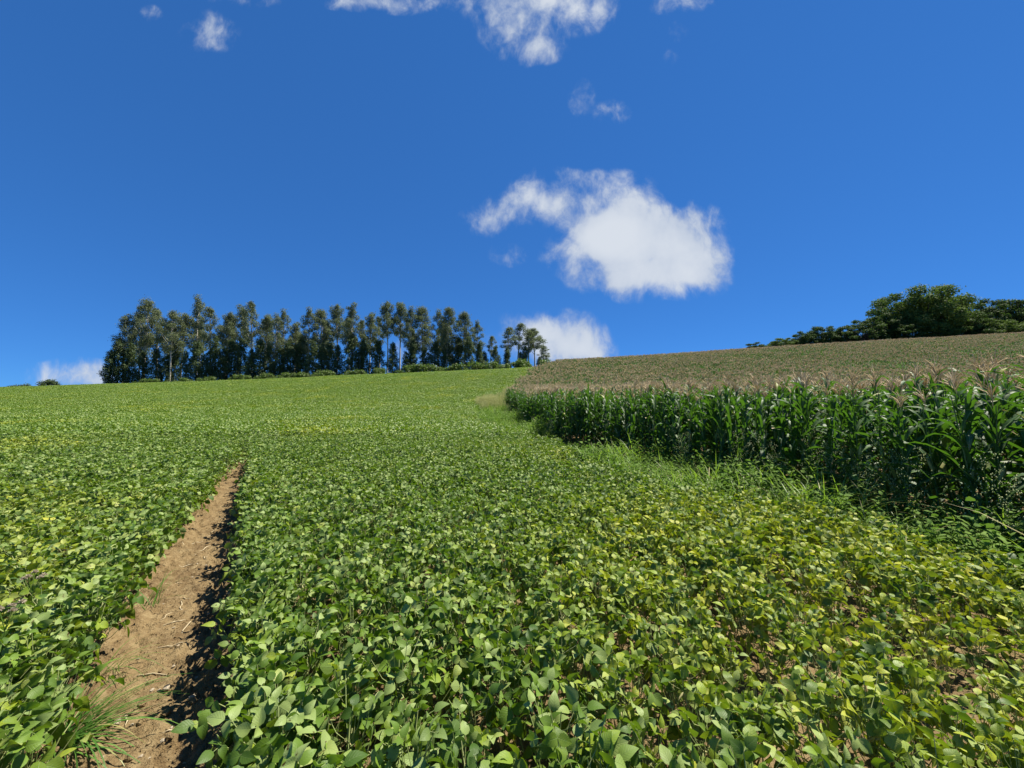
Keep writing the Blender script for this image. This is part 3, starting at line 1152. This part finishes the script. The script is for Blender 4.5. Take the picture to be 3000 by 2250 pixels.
# upper field
X, Y = jitter_grid(-2, 190, -4, 126, .68, RNG)
pk = (corn_edge(Y) + .5 < X) & seen(X, Y, 1.42, 2.0)
# outside the detailed rows
rowd = X - corn_edge(Y)
pk &= (Y > 45.5) | (rowd > 36 * np.sqrt(1 + np.gradient(EX, EY).mean() ** 2))
X, Y = X[pk], Y[pk]
nt = smooth01(fbm(X * .12, Y * .22, 88, 3), .47, .60)
no_t = RNG.random(len(X)) < nt * .55
vid = np.where(no_t, RNG.integers(6, 8, len(X)), RNG.integers(0, 6, len(X)))
s = RNG.uniform(.84, 1.12, len(X))
scatter("maize_crop", CORNF_SRC, np.stack([X, Y, H(X, Y)], -1),
        np.stack([RNG.normal(size=len(X)) * .03, RNG.normal(size=len(X)) * .03, RNG.uniform(0, 6.28, len(X))], -1), np.repeat(s[:, None], 3, 1), vid,
        "tasselled brown-topped maize crop covering the upper hillside", "maize crop")

# ------------------------------------------------------------------ weedy strip between beans and maize
def blade(mb, p0, az, L, w, el, curve, rnd, n=4, mi=0):
    a = R(el); p = Vector(p0)
    side = Vector((-math.sin(az), math.cos(az), 0))
    V, U, F = [], [], []
    for i in range(n + 1):
        u = i / n
        ww_ = w * (1 - u ** 1.8) * .5
        if i < n:
            V += [p + side * ww_, p - side * ww_]
            U += [(u, 1), (u, -1)]
        else:
            V.append(p); U.append((1, 0))
        p = p + Vector((math.cos(az) * math.cos(a), math.sin(az) * math.cos(a), math.sin(a))) * (L / n)
        a -= R(curve) / n
    for i in range(n - 1):
        F.append((2 * i, 2 * i + 1, 2 * i + 3, 2 * i + 2))
    F.append((2 * n - 2, 2 * n - 1, 2 * n))
    mb.add(V, F, U, rnd, mi)


GR_SRC = []
wrng = random.Random(9)
for k in range(8):
    mb = MB()
    tan = k >= 6
    for b in range(34):
        a = wrng.uniform(0, 6.28); rr = .16 * math.sqrt(wrng.random())
        blade(mb, (rr * math.cos(a), rr * math.sin(a), -.02), wrng.uniform(0, 6.28), wrng.uniform(.35, .85), wrng.uniform(.010, .022) * (.6 if tan else 1),
              wrng.uniform(55, 88), wrng.uniform(40, 130) * (.4 if tan else 1), wrng.random(), 5)
    if tan:
        for b in range(14):
            a = wrng.uniform(0, 6.28)
            base = Vector((.12 * math.cos(a), .12 * math.sin(a), 0)); top = base * 2 + Vector((0, 0, wrng.uniform(.7, 1.0)))
            mb.tube([base, top], [.003, .002], 3, wrng.random(), 1)
            for q in range(7):
                aa = wrng.uniform(0, 6.28); zz = top - Vector((0, 0, .04 * q))
                mb.tube([zz, zz + Vector((math.cos(aa) * .08, math.sin(aa) * .08, .05))], [.003, .005], 3, wrng.random(), 1)
    GR_SRC.append(src("weed_kind", mb.mesh("weed_kind", [M_GRASS, M_TANGRASS])))
for k in range(4):                     # leafy broad-leaved weeds
    mb = MB()
    for b in range(9):
        a = wrng.uniform(0, 6.28); hh = wrng.uniform(.3, .6)
        base = Vector((.08 * math.cos(a), .08 * math.sin(a), 0)); top = base * 2.6 + Vector((0, 0, hh))
        mb.tube([base, top], [.003, .0015], 3, wrng.random())
        for q in range(11):
            f = .25 + .75 * q / 10
            Mx = (Matrix.Translation(base.lerp(top, f)) @ Matrix.Rotation(q * 2.4 + a, 4, 'Z') @ Matrix.Rotation(R(wrng.uniform(-50, 20)), 4, 'Y') @ Matrix.Rotation(R(wrng.uniform(-40, 40)), 4, 'X'))
            leaflet(mb, Mx, wrng.uniform(.05, .10), wrng.uniform(.02, .045), .2, .4, 0, False, wrng.random())
    GR_SRC.append(src("weed_kind", mb.mesh("weed_kind", [M_WLEAF])))
X, Y = jitter_grid(-8, 9, 1.5, 85, .21, RNG, .5)
dd = corn_edge(Y) - X
k = (dd > -.45) & (dd < weed_w(Y)) & seen(X, Y, 1.42, 1.0)
k &= (Y < 30) | (RNG.random(len(X)) < .5)
k &= vnoise(X * 1.1, Y * 1.1, 12) > .22
X, Y = X[k], Y[k]
wtan = smooth01(vnoise(X * .3, Y * .12, 41), .35, .7) * smooth01(Y, 30, 38)
vid = np.where(RNG.random(len(X)) < wtan * .42, RNG.integers(6, 8, len(X)), np.where(RNG.random(len(X)) < .22 + .6 * vnoise(X * .9, Y * .9, 51), RNG.integers(8, 12, len(X)), RNG.integers(0, 6, len(X))))
s = RNG.uniform(.88, 1.4, len(X)) * (.6 + .7 * vnoise(X * .7, Y * .7, 15)) * (1 - .45 * smooth01(Y, 9.5, 11) * (1 - smooth01(Y, 14, 16)))
scatter("weed_strip", GR_SRC, np.stack([X, Y, H(X, Y)], -1), np.stack([RNG.normal(size=len(X)) * .1, RNG.normal(size=len(X)) * .1, RNG.uniform(0, 6.28, len(X))], -1),
        np.repeat(s[:, None], 3, 1), vid, "bright green weedy grass growing between the soybeans and the maize", "weeds")


def seed_weed(rg, h):
    """tall branching weed gone to seed: (stem mesh, leaves mesh, seed heads mesh)"""
    st, lf, sdm = MB(), MB(), MB()
    top = Vector((rg.uniform(-.08, .08), rg.uniform(-.08, .08), h))
    st.tube([(0, 0, -.03), top * .5, top], [.006, .0045, .002], 5, rg.random())
    nb = 13
    for i in range(nb):
        f = .28 + .70 * i / nb
        b = top * f
        a = i * 2.4 + rg.uniform(-.4, .4); L = h * .30 * (1.15 - f) + .06
        e = b + Vector((math.cos(a) * L * .75, math.sin(a) * L * .75, L * .75))
        st.tube([b, (b + e) / 2 + Vector((0, 0, -.01)), e], [.003, .0022, .0012], 4, rg.random())
        for q in range(16):
            t_ = rg.uniform(.25, 1.08)
            p = b.lerp(e, t_) + Vector((rg.gauss(0, .022), rg.gauss(0, .022), rg.gauss(0, .025)))
            r_ = rg.uniform(.004, .009)
            V = [p + Vector((r_, 0, 0)), p + Vector((-r_ * .5, r_ * .8, 0)), p + Vector((-r_ * .5, -r_ * .8, 0)), p + Vector((0, 0, r_ * 1.4)), p - Vector((0, 0, r_))]
            sdm.add(V, [(0, 1, 3), (1, 2, 3), (2, 0, 3), (1, 0, 4), (2, 1, 4), (0, 2, 4)], None, rg.random())
        if f < .7:
            Mx = Matrix.Translation(b) @ Matrix.Rotation(a + .5, 4, 'Z') @ Matrix.Rotation(R(-25), 4, 'Y')
            leaflet(lf, Mx, .14 * (1.2 - f), .045, .2, .5, 0, False, rg.random())
    return st.mesh("stem", M_WLEAF), lf.mesh("foliage", M_WLEAF), sdm.mesh("seed_heads", M_SEED)


WEEDS = [seed_weed(wrng, .95 + .12 * k) for k in range(4)]
WSP = []
for (px, py, n, spread) in ((2540, 1510, 4, .25), (2640, 1520, 3, .25), (2820, 1560, 3, .2), (1990, 1400, 4, .3), (2200, 1450, 2, .4), (2980, 1680, 2, .2),
                            (1620, 1300, 3, .3), (2300, 1470, 2, .4), (1530, 1240, 4, .9)):
    d = pix_dir(px, py)
    tlo, thi = .5, 60.0
    for _ in range(40):
        tm = (tlo + thi) / 2
        q = EYE + d * tm
        if q.z > Hs(q.x, q.y):
            tlo = tm
        else:
            thi = tm
    q = EYE + d * tlo
    for j in range(n):
        x, y = q.x + wrng.gauss(0, spread), q.y + wrng.gauss(0, spread)
        if x > corn_edge(y) + .25:
            x = float(corn_edge(y)) + .1
        WSP.append((x, y, y > 9))
for j, (x, y, far) in enumerate(WSP):
    o = empty("seeding_weed", (x, y, Hs(x, y)), wrng.uniform(0, 6.28))
    s = wrng.uniform(.8, 1.15)
    o.scale = (s, s, s)
    tag(o, "tall branching weed gone to grey-brown seed at the corner of the maize" if far else "tall branching weed gone to grey-brown seed in grass before the maize", "weed",
        "seeding weeds at the maize corner" if far else "seeding weeds along the maize edge")
    wsm = WEEDS[j % 4]
    obj("stem", wsm[0], o); obj("foliage", wsm[1], o)
    tag(obj("seed_heads", wsm[2], o), kind="stuff")

# ------------------------------------------------------------------ beside the track: grass tuft, flower weeds, straw, stones
BL_ME = []
for k in range(6):
    mb = MB(); blade(mb, (0, 0, 0), 0, .52 * (.8 + .08 * k), .009, 78 - 4 * k, 20 + 14 * k, 0, 6)
    BL_ME.append(mb.mesh("blade", M_SEDGE))


def tuft(x, y, n, s, label, lean_az, lean):
    o = empty("grass_tuft", (x, y, Hs(x, y) - .02))
    tag(o, label, "grass")
    for k in range(n):
        a = wrng.uniform(0, 6.28); rr = .07 * math.sqrt(wrng.random())
        az = lean_az + wrng.gauss(0, 1.0)
        Mx = (Matrix.Translation((rr * math.cos(a), rr * math.sin(a), 0)) @ Matrix.Rotation(az, 4, 'Z') @ Matrix.Rotation(R(lean * wrng.uniform(.2, 1.2)), 4, 'Y')
              @ Matrix.Scale(s * wrng.uniform(.55, 1.15), 4))
        obj("blade", BL_ME[wrng.randrange(6)], o, Mx)
    return o


tuft(-2.24, 2.02, 110, .9, "tuft of long green grass leaning over the edge of the dirt track", R(25), 45)
tuft(-2.55, 2.55, 22, .6, "small sparse grass tuft on the track edge beside the soybeans", R(20), 35)
tuft(-3.05, 3.35, 14, .75, "thin grass clump rising above the soybeans at the sunlit track edge", R(90), 12)
tuft(-4.3, 4.5, 9, 1.15, "few tall upright grass blades standing above the beans beyond the track", R(90), 8)
tuft(-1.28, 1.95, 9, .5, "few short grass blades at the shaded foot of the track-side beans", R(200), 40)
tuft(1.05, 1.62, 14, .5, "little grass tuft on the bare patch between thin soybeans", R(70), 30)

# small flowering weeds in the beans on the left
mbs, mbf = MB(), MB()
mbs.tube([(0, 0, 0), (.01, 0, .3), (.0, .01, .52)], [.004, .003, .002], 5)
for k in range(5):
    a = k * 1.3
    e = Vector((math.cos(a) * .04, math.sin(a) * .04, .60 + .02 * (k % 2)))
    mbs.tube([(0, .01, .50), e], [.002, .0015], 4)
    for q in range(24):
        d = Vector((wrng.gauss(0, 1), wrng.gauss(0, 1), abs(wrng.gauss(0, 1)))).normalized() * .017
        p = e + d
        mbf.tube([e, p], [.0015, .0032], 3, wrng.random())
F_ST, F_HD = mbs.mesh("stem", M_WLEAF), mbf.mesh("flower_heads", M_FLOWER)
for (x, y, lab) in ((-2.62, 2.08, "pale pinkish flower weed poking out of the beans near the grass tuft"), (-2.95, 2.45, "pale fluffy flower weed in the soybeans beyond the first one")):
    o = empty("flowering_weed", (x, y, Hs(x, y)), wrng.uniform(0, 6))
    tag(o, lab, "weed")
    obj("stem", F_ST, o)
    tag(obj("flower_heads", F_HD, o), kind="stuff")

# straw and dead stalks lying on the track
for k in range(70):
    s_ = wrng.uniform(1.9, 9.0) if k > 12 else wrng.uniform(2.0, 4.5)
    cxk = float(np.interp(s_, ss, cx)); cyk = float(np.interp(s_, ss, cy))
    w_ = wrng.uniform(-.30, .42)
    txk, tyk = float(np.interp(s_, ss, tx)), float(np.interp(s_, ss, ty))
    x, y = cxk + tyk * w_, cyk - txk * w_
    L = wrng.uniform(.05, .20); az = wrng.uniform(0, 6.28)
    mb = MB()
    pts = []
    for j in range(5):
        f = j / 4 - .5
        xx, yy = x + math.cos(az) * L * f + .01 * math.sin(f * 6), y + math.sin(az) * L * f
        pts.append((xx - x, yy - y, track_z(xx, yy) - track_z(x, y) + .005))
    mb.tube(pts, [.002, .0042, .0045, .0036, .0015], 5, wrng.random())
    o = obj("straw", mb.mesh("straw", M_STRAW), None, Matrix.Translation((x, y, track_z(x, y))))
    tag(o, "dry tan straw stalk lying on the bare dirt track", "straw", "straw on the dirt track")

# stones and clods on the track
def stone_mesh(rg, r):
    mb = MB()
    import bmesh
    bm = bmesh.new()
    bmesh.ops.create_icosphere(bm, subdivisions=1, radius=r)
    V = [(v.co.x * rg.uniform(.7, 1.3), v.co.y * rg.uniform(.6, 1.1), v.co.z * rg.uniform(.45, .8)) for v in bm.verts]
    Fs = [tuple(v.index for v in f.verts) for f in bm.faces]
    bm.free()
    mb.add(V, Fs, None, rg.random())
    return mb


ST_ME = [stone_mesh(wrng, 1.0).mesh("stone", [M_STONE], smooth=False) for _ in range(6)]
CL_ME = [stone_mesh(wrng, 1.0).mesh("clod", [M_SOIL], smooth=False) for _ in range(6)]
for k in range(260):
    big = k < 60
    s_ = wrng.uniform(1.9, 4.6) if big else wrng.uniform(1.8, 7.5)
    cxk = float(np.interp(s_, ss, cx)); cyk = float(np.interp(s_, ss, cy))
    w_ = wrng.gauss(.06, .2)
    txk, tyk = float(np.interp(s_, ss, tx)), float(np.interp(s_, ss, ty))
    x, y = cxk + tyk * w_, cyk - txk * w_
    r = wrng.uniform(.013, .028) if big else wrng.uniform(.006, .013)
    isst = k % 3 == 0
    o = obj("stone" if isst else "clod", (ST_ME if isst else CL_ME)[k % 6], None,
            Matrix.Translation((x, y, track_z(x, y) + r * .25)) @ Matrix.Rotation(wrng.uniform(0, 6.28), 4, 'Z') @ Matrix.Scale(r, 4))
    if isst:
        tag(o, "%s pale angular stone lying on the dirt track" % ("walnut-sized" if big else "small"), "stone", "stones on the dirt track")
    else:
        tag(o, "%s brown clod of soil lying on the dirt track" % ("walnut-sized" if big else "small"), "clod", "clods on the dirt track")

# crumbs of soil, too many to count
mb = MB()
for k in range(6000):
    s_ = wrng.uniform(1.6, 8.5); w_ = wrng.gauss(.08, .26)
    cxk = float(np.interp(s_, ss, cx)); cyk = float(np.interp(s_, ss, cy))
    txk, tyk = float(np.interp(s_, ss, tx)), float(np.interp(s_, ss, ty))
    x, y = cxk + tyk * w_, cyk - txk * w_
    r = wrng.uniform(.003, .010)
    z = track_z(x, y)
    q = [wrng.uniform(.6, 1.2) * r for _ in range(5)]
    mb.add([(x + q[0], y, z), (x - q[1] * .5, y + q[1] * .8, z), (x - q[2] * .5, y - q[2] * .8, z), (x, y, z + q[3])], [(0, 1, 3), (1, 2, 3), (2, 0, 3)], None, wrng.random())
tag(obj("soil_crumbs", mb.mesh("soil_crumbs", M_SOIL, smooth=False)), "loose crumbs of dry soil strewn along the dirt track", "soil", kind="stuff")


# ------------------------------------------------------------------ eucalyptus grove on the crest
def euc_variant(seed, Ht=22.0, cr=2.6, bare=.48, nclump=20):
    nclump = int(nclump * 1.35)
    rg = random.Random(seed); rn = np.random.default_rng(seed)
    tk = MB(); cw = MB()
    bx, by = rg.uniform(-.6, .6), rg.uniform(-.6, .6)
    top = Ht * .95
    pts = [(bx * f * f + .12 * math.sin(f * 5 + seed), by * f * f, -.6 + f * (top + .6)) for f in np.linspace(0, 1, 9)]
    tk.tube(pts, list(np.linspace(.27, .06, 9)), 7)
    cl_ = []
    for i in range(nclump):
        f = bare + (1 - bare) * (i + .5) / nclump
        prof_ = math.sin(math.pi * min(1, (f - bare) / (1 - bare) * .80 + .17)) ** .7
        a = i * 2.4 + rg.uniform(-.6, .6)
        ro = cr * prof_ * rg.uniform(.2, .95)
        z = Ht * f
        c = (bx * f * f + math.cos(a) * ro, by * f * f + math.sin(a) * ro, z + rg.uniform(-.4, .4))
        r0 = rg.uniform(.6, 1.35) * (cr / 2.6) ** .6
        cl_.append((c, (r0, r0, r0 * rg.uniform(.8, 1.15)), int(230 * r0 * r0)))
        b = (bx * f * f, by * f * f, max(z - 1.8 - ro * .5, Ht * bare * .8))
        tk.tube([b, ((b[0] + c[0]) / 2, (b[1] + c[1]) / 2, (b[2] + c[2]) / 2 - .2), c], [.085, .055, .02], 4)
    cl_.append(((bx, by, Ht - .9), (.9, .9, 1.1), 260))
    crown(cw, cl_, .30, rn, .8, .35)
    return tk.mesh("eucalyptus_trunk", M_BARK), cw.mesh("eucalyptus_crown", M_EUC)


def young_variant(seed, Ht=11.0, cr=2.3):
    rg = random.Random(seed); rn = np.random.default_rng(seed)
    tk = MB(); cw = MB()
    tk.tube([(0, 0, -.6), (.1, 0, Ht * .5), (0, .1, Ht * .95)], [.16, .11, .03], 6)
    cl_ = []
    n = 30
    for i in range(n):
        f = .05 + .93 * (i + .5) / n
        pr = (1 - f) ** .55 * min(1, .55 + f * 2.0)
        a = i * 2.4 + rg.uniform(-.5, .5); ro = cr * pr * rg.uniform(.35, .85)
        r0 = rg.uniform(.65, 1.15) * (.6 + .5 * pr)
        c = (math.cos(a) * ro, math.sin(a) * ro, Ht * f)
        cl_.append((c, (r0, r0, r0 * 1.1), int(260 * r0 * r0)))
        if i % 2 == 0:
            tk.tube([(0, 0, max(.3, Ht * f - ro * .6)), c], [.05, .015], 4)
    crown(cw, cl_, .32, rn, .6, .35)
    return tk.mesh("young_trunk", M_BARKD), cw.mesh("young_crown", M_EUCD)


EUC = [euc_variant(100 + k, 22, *p) for k, p in enumerate([(3.0, .46, 20), (4.0, .50, 24), (2.6, .40, 22), (3.1, .56, 18), (2.5, .54, 15), (3.5, .38, 28)])]
YNG = [young_variant(200 + k, 11, c) for k, c in enumerate([2.3, 2.8, 1.9, 2.5])]


def hit_ground(px, Y):
    x = (px - 1500.0) / FPX * Y
    return x


tall = [(372, 928, 0), (437, 885, 1), (470, 905, 4), (508, 918, 1), (540, 922, 3), (587, 876, 2), (625, 900, 4), (669, 918, 3), (707, 902, 0), (745, 885, 4), (781, 928, 3), (812, 925, 2),
        (837, 915, 2), (868, 950, 0), (911, 910, 2), (947, 912, 5), (993, 895, 3), (1036, 897, 0), (1061, 939, 4), (1087, 923, 0), (1139, 886, 3), (1175, 891, 3), (1206, 907, 2),
        (1242, 903, 5), (1284, 912, 2), (1311, 905, 5), (1363, 917, 5), (1401, 946, 2), (1438, 983, 4), (1486, 960, 4), (1517, 947, 4), (1548, 972, 4), (1566, 964, 3), (1593, 1012, 2)]
G_E = "eucalyptus trees of the hilltop grove"
for j, (px, py, var) in enumerate(tall):
    Yt = 126 + (j * 37 % 11) * .9 + (3 if px > 1400 else 0)
    q = at(px, py, Yt)
    g = Hs(q.x, Yt)
    ht = q.z - g
    o = empty("eucalyptus_tree", (q.x, Yt, g), random.uniform(0, 6.28))
    s = ht / 22.0
    w_ = s ** .6 * random.uniform(.92, 1.08) * (1.45 if px > 1470 else 1.05)
    o.scale = (w_, w_, s)
    if j == 0:
        lab = "slim eucalyptus at the outer end of the grove above a dense dark tree"
    elif j == 1:
        lab = "broad-crowned tall eucalyptus second from the grove's outer end"
    elif j == 5:
        lab = "tallest eucalyptus of the grove with a pointed dark crown"
    elif px in (1139,):
        lab = "tall eucalyptus with a long bare white trunk beside its twin"
    elif px in (1175,):
        lab = "white-trunked eucalyptus with a sparse crown beside the taller bare-trunked one"
    elif j == len(tall) - 1:
        lab = "shortest eucalyptus at the end of the grove next to the maize"
    elif px > 1470:
        lab = "small open-crowned eucalyptus in front of the low white cloud"
    else:
        lab = ("slender eucalyptus with a tufted open crown in the hilltop grove" if var in (0, 3, 4) else "dense columnar-crowned eucalyptus in the hilltop grove")
    tag(o, lab, "eucalyptus", G_E if ("hilltop grove" in lab) else ("small eucalyptus by the cloud" if "low white cloud" in lab else G_E))
    obj("trunk", EUC[var][0], o)
    obj("crown", EUC[var][1], o)

for j in range(11):                     # rows farther back in the grove
    px = 420 + j * 88 + random.uniform(-14, 14)
    Yt = 139 + random.uniform(0, 9)
    q = at(px, 935 + random.uniform(-15, 45), Yt)
    g = Hs(q.x, Yt)
    o = empty("eucalyptus_tree", (q.x, Yt, g), random.uniform(0, 6.28))
    s = (q.z - g) / 22.0
    o.scale = (s ** .6, s ** .6, s)
    tag(o, "eucalyptus partly hidden in the rows at the back of the grove", "eucalyptus", "eucalyptus trees at the back of the grove")
    v = EUC[random.randrange(6)]
    obj("trunk", v[0], o); obj("crown", v[1], o)

low = [(327, 1026), (352, 990), (385, 1000), (420, 1030), (461, 1019), (490, 1040), (515, 1008), (548, 1030), (580, 1000), (608, 1030), (634, 986), (658, 1020), (681, 994), (710, 990), (738, 1020),
       (765, 1000), (792, 1005), (820, 1020), (844, 1000), (868, 1010), (891, 983), (920, 1000), (945, 1005), (964, 1008), (990, 1010), (1032, 979), (1065, 990), (1105, 997), (1152, 1003), (1192, 1030),
       (1210, 990), (1246, 1015), (1275, 1000), (1310, 1000), (1344, 986), (1375, 990), (1405, 1000), (1452, 1012), (1485, 1015), (1539, 1015), (1525, 1030), (1420, 1030), (1580, 1045)]
for j, (px, py) in enumerate(low):
    Yt = 123 + (j * 29 % 7) * .9 + (3 if px > 1400 else 0)
    q = at(px, py, Yt)
    g = Hs(q.x, Yt)
    o = empty("young_eucalyptus", (q.x, Yt, g), random.uniform(0, 6.28))
    s = max(.3, (q.z - g) / 11.0)
    w_ = max(.75, s ** .5) * random.uniform(1.0, 1.35) * (.8 if px > 1400 else 1)
    o.scale = (w_, w_, s)
    if j == 0:
        lab, grp = "bushy dark tree forming the outer end of the grove", None
    elif j == len(low) - 1:
        lab, grp = "low dark tree at the grove's end against the maize", None
    else:
        lab, grp = "dense dark young tree filling the lower storey of the eucalyptus grove", "lower-storey trees of the grove"
    tag(o, lab, "tree", grp)
    v = YNG[j % 4]
    obj("trunk", v[0], o)
    obj("crown", v[1], o)


# shrubs at the foot of the grove
def shrub_variant(seed, mat, w=1.3, h=1.8, n=9, dens=260, leaf=.2):
    rg = random.Random(seed); rn = np.random.default_rng(seed)
    tk, cw = MB(), MB()
    cl_ = []
    for i in range(n):
        a = i * 2.4; ro = w * rg.uniform(.1, .8); z = h * rg.uniform(.3, .8)
        c = (math.cos(a) * ro, math.sin(a) * ro, z)
        r0 = rg.uniform(.35, .62) * h * .55
        cl_.append((c, (r0, r0, r0), int(dens * r0 * r0) + 60))
        tk.tube([(0, 0, -.2), (c[0] * .6, c[1] * .6, z * .6), c], [.04, .025, .01], 4)
    crown(cw, cl_, leaf, rn, .2, .3)
    return tk.mesh("shrub_stems", M_BARKD), cw.mesh("shrub_foliage", mat)


SHR = [shrub_variant(300 + k, M_SHRUB) for k in range(4)]
srng = random.Random(77)
px = 395
j = 0
while px < 1610:
    Yt = srng.uniform(117.0, 120.0)
    x = (px - 1500.0) / FPX * Yt
    o = empty("shrub", (x, Yt, Hs(x, Yt)), srng.uniform(0, 6.28))
    s = srng.uniform(.6, 1.65) * (1.35 if px > 1180 else 1.0) * (1.7 if 570 < px < 610 else 1)
    o.scale = (s * 1.25, s * 1.25, s)
    if 570 < px < 610:
        tag(o, "largest light green shrub at the foot of the eucalyptus grove", "shrub")
    else:
        tag(o, "light green shrub at the foot of the eucalyptus grove", "shrub", "shrubs along the foot of the grove")
    obj("stems", SHR[j % 4][0], o); obj("foliage", SHR[j % 4][1], o)
    px += srng.uniform(16, 34)
    j += 1

# small bushes on the left skyline
SKB = [shrub_variant(340 + k, M_EUCD, 1.5, 2.2, 11, 260, .25) for k in range(2)]
for (px, py, w_, lab) in ((40, 1124, 1.5, "low bush on the bean-field skyline, farthest from the grove"), (72, 1120, 1.2, "rounded low bush on the skyline beside the taller one"),
                          (145, 1108, 1.0, "taller lone bush on the bean-field skyline")):
    Yt = 118.0
    q = at(px, py, Yt)
    g = Hs(q.x, Yt)
    o = empty("bush", (q.x, Yt, g), px)
    s = max(.5, (q.z - g) / 2.3)
    o.scale = (s * w_, s * w_, s)
    tag(o, lab, "bush")
    v = SKB[px % 2]
    obj("stems", v[0], o); obj("foliage", v[1], o)


# ------------------------------------------------------------------ wood above the maize on the right
def broad_variant(seed, Ht=15.0, cr=6.0, mat=None, n=34, leaf=.42):
    rg = random.Random(seed); rn = np.random.default_rng(seed)
    tk, cw = MB(), MB()
    tk.tube([(0, 0, -1), (.2, .1, Ht * .3), (.1, -.2, Ht * .62)], [.38, .30, .14], 8)
    cl_ = []
    for i in range(n):
        th = i * 2.39996; ph = math.acos(1 - 1.55 * (i + .5) / n)
        rr = rg.uniform(.45, 1.12)
        c = Vector((math.sin(ph) * math.cos(th) * cr * rr, math.sin(ph) * math.sin(th) * cr * rr, Ht * .50 + math.cos(ph) * Ht * .44 * rr))
        r0 = rg.uniform(.9, 1.7) * cr / 6.0
        cl_.append((tuple(c), (r0 * 1.1, r0 * 1.1, r0 * .8), int(200 * r0 * r0) + 60))
        tk.tube([(.1, 0, Ht * .3), c * .55 + Vector((0, 0, Ht * .15)), c], [.14, .08, .02], 4)
    for i in range(10):
        c = (rg.uniform(-.5, .5) * cr, rg.uniform(-.5, .5) * cr, Ht * rg.uniform(.35, .75))
        cl_.append((c, (cr * .32,) * 3, 320))
    crown(cw, cl_, leaf, rn, .3, .4)
    return tk.mesh("broadleaf_trunk", M_BARKD), cw.mesh("broadleaf_crown", mat)


BRD = [broad_variant(400 + k, 15, c, m) for k, (c, m) in enumerate([(6.5, M_FOR), (5.0, M_FORD), (5.5, M_FOR), (4.6, M_FORD)])]
WOOD = [  # px, top py, width factor, variant, distance, label
    (2208, 1004, .55, 3, 124, "small round bush alone on the maize skyline"),
    (2285, 988, .65, 2, 125, "low spreading tree on the maize skyline beside the lone bush"),
    (2328, 990, .45, 2, 127, "thin feathery small tree between two skyline trees above the maize"),
    (2352, 971, .55, 3, 124, "small leaning tree at the end of the low clump above the maize"),
    (2407, 953, .75, 1, 125, "round-topped tree in the middle of the low clump above the maize"),
    (2458, 957, .8, 3, 124, "flat-topped tree of the low clump nearest to the wood"),
    (2535, 928, .85, 1, 123, "dark dense tree at the front corner of the wood"),
    (2590, 920, .8, 3, 125, "dark tree tucked against the tallest tree of the wood"),
    (2640, 858, 1.0, 0, 127, "leafy shoulder tree beside the tallest tree of the wood"),
    (2705, 842, 1.25, 0, 126, "tallest broad tree of the wood with sunlit leaf layers"),
    (2775, 872, 1.0, 2, 128, "green broad tree behind the tallest tree of the wood"),
    (2850, 874, 1.1, 1, 129, "dark rounded tree in the long even top of the wood"),
    (2915, 876, 1.0, 3, 129, "dark tree in the wood's even top next to the ragged one"),
    (2968, 878, .8, 1, 127, "ragged thin-topped tree near the far end of the wood"),
    (3040, 905, 1.0, 2, 126, "green tree at the far end of the wood"),
    (2830, 920, .9, 3, 121, "shorter dark tree standing in front of the wood"),
    (2905, 935, .8, 2, 120, "lighter green low tree in front of the wood"),
    (2975, 945, .7, 0, 119, "bright green low tree at the wood's foot by the maize"),
    (2760, 945, .8, 2, 120, "bushy tree at the foot of the tallest tree"),
    (2650, 950, .8, 1, 121, "dark bushy tree below the leafy shoulder of the wood"),
    (3110, 900, 1.0, 1, 124, "dark tree past the far end of the wood"),
]
for j, (px, py, wf, var, Yt, lab) in enumerate(WOOD):
    q = at(px, py, Yt)
    g = Hs(q.x, Yt)
    o = empty("broadleaf_tree", (q.x, Yt, g), j * 1.7)
    s = max(.25, (q.z - g) / 15.0)
    o.scale = (wf * 1.25, wf * 1.25, s)
    tag(o, lab, "tree", "trees of the wood above the maize")
    obj("trunk", BRD[var][0], o)
    obj("crown", BRD[var][1], o)
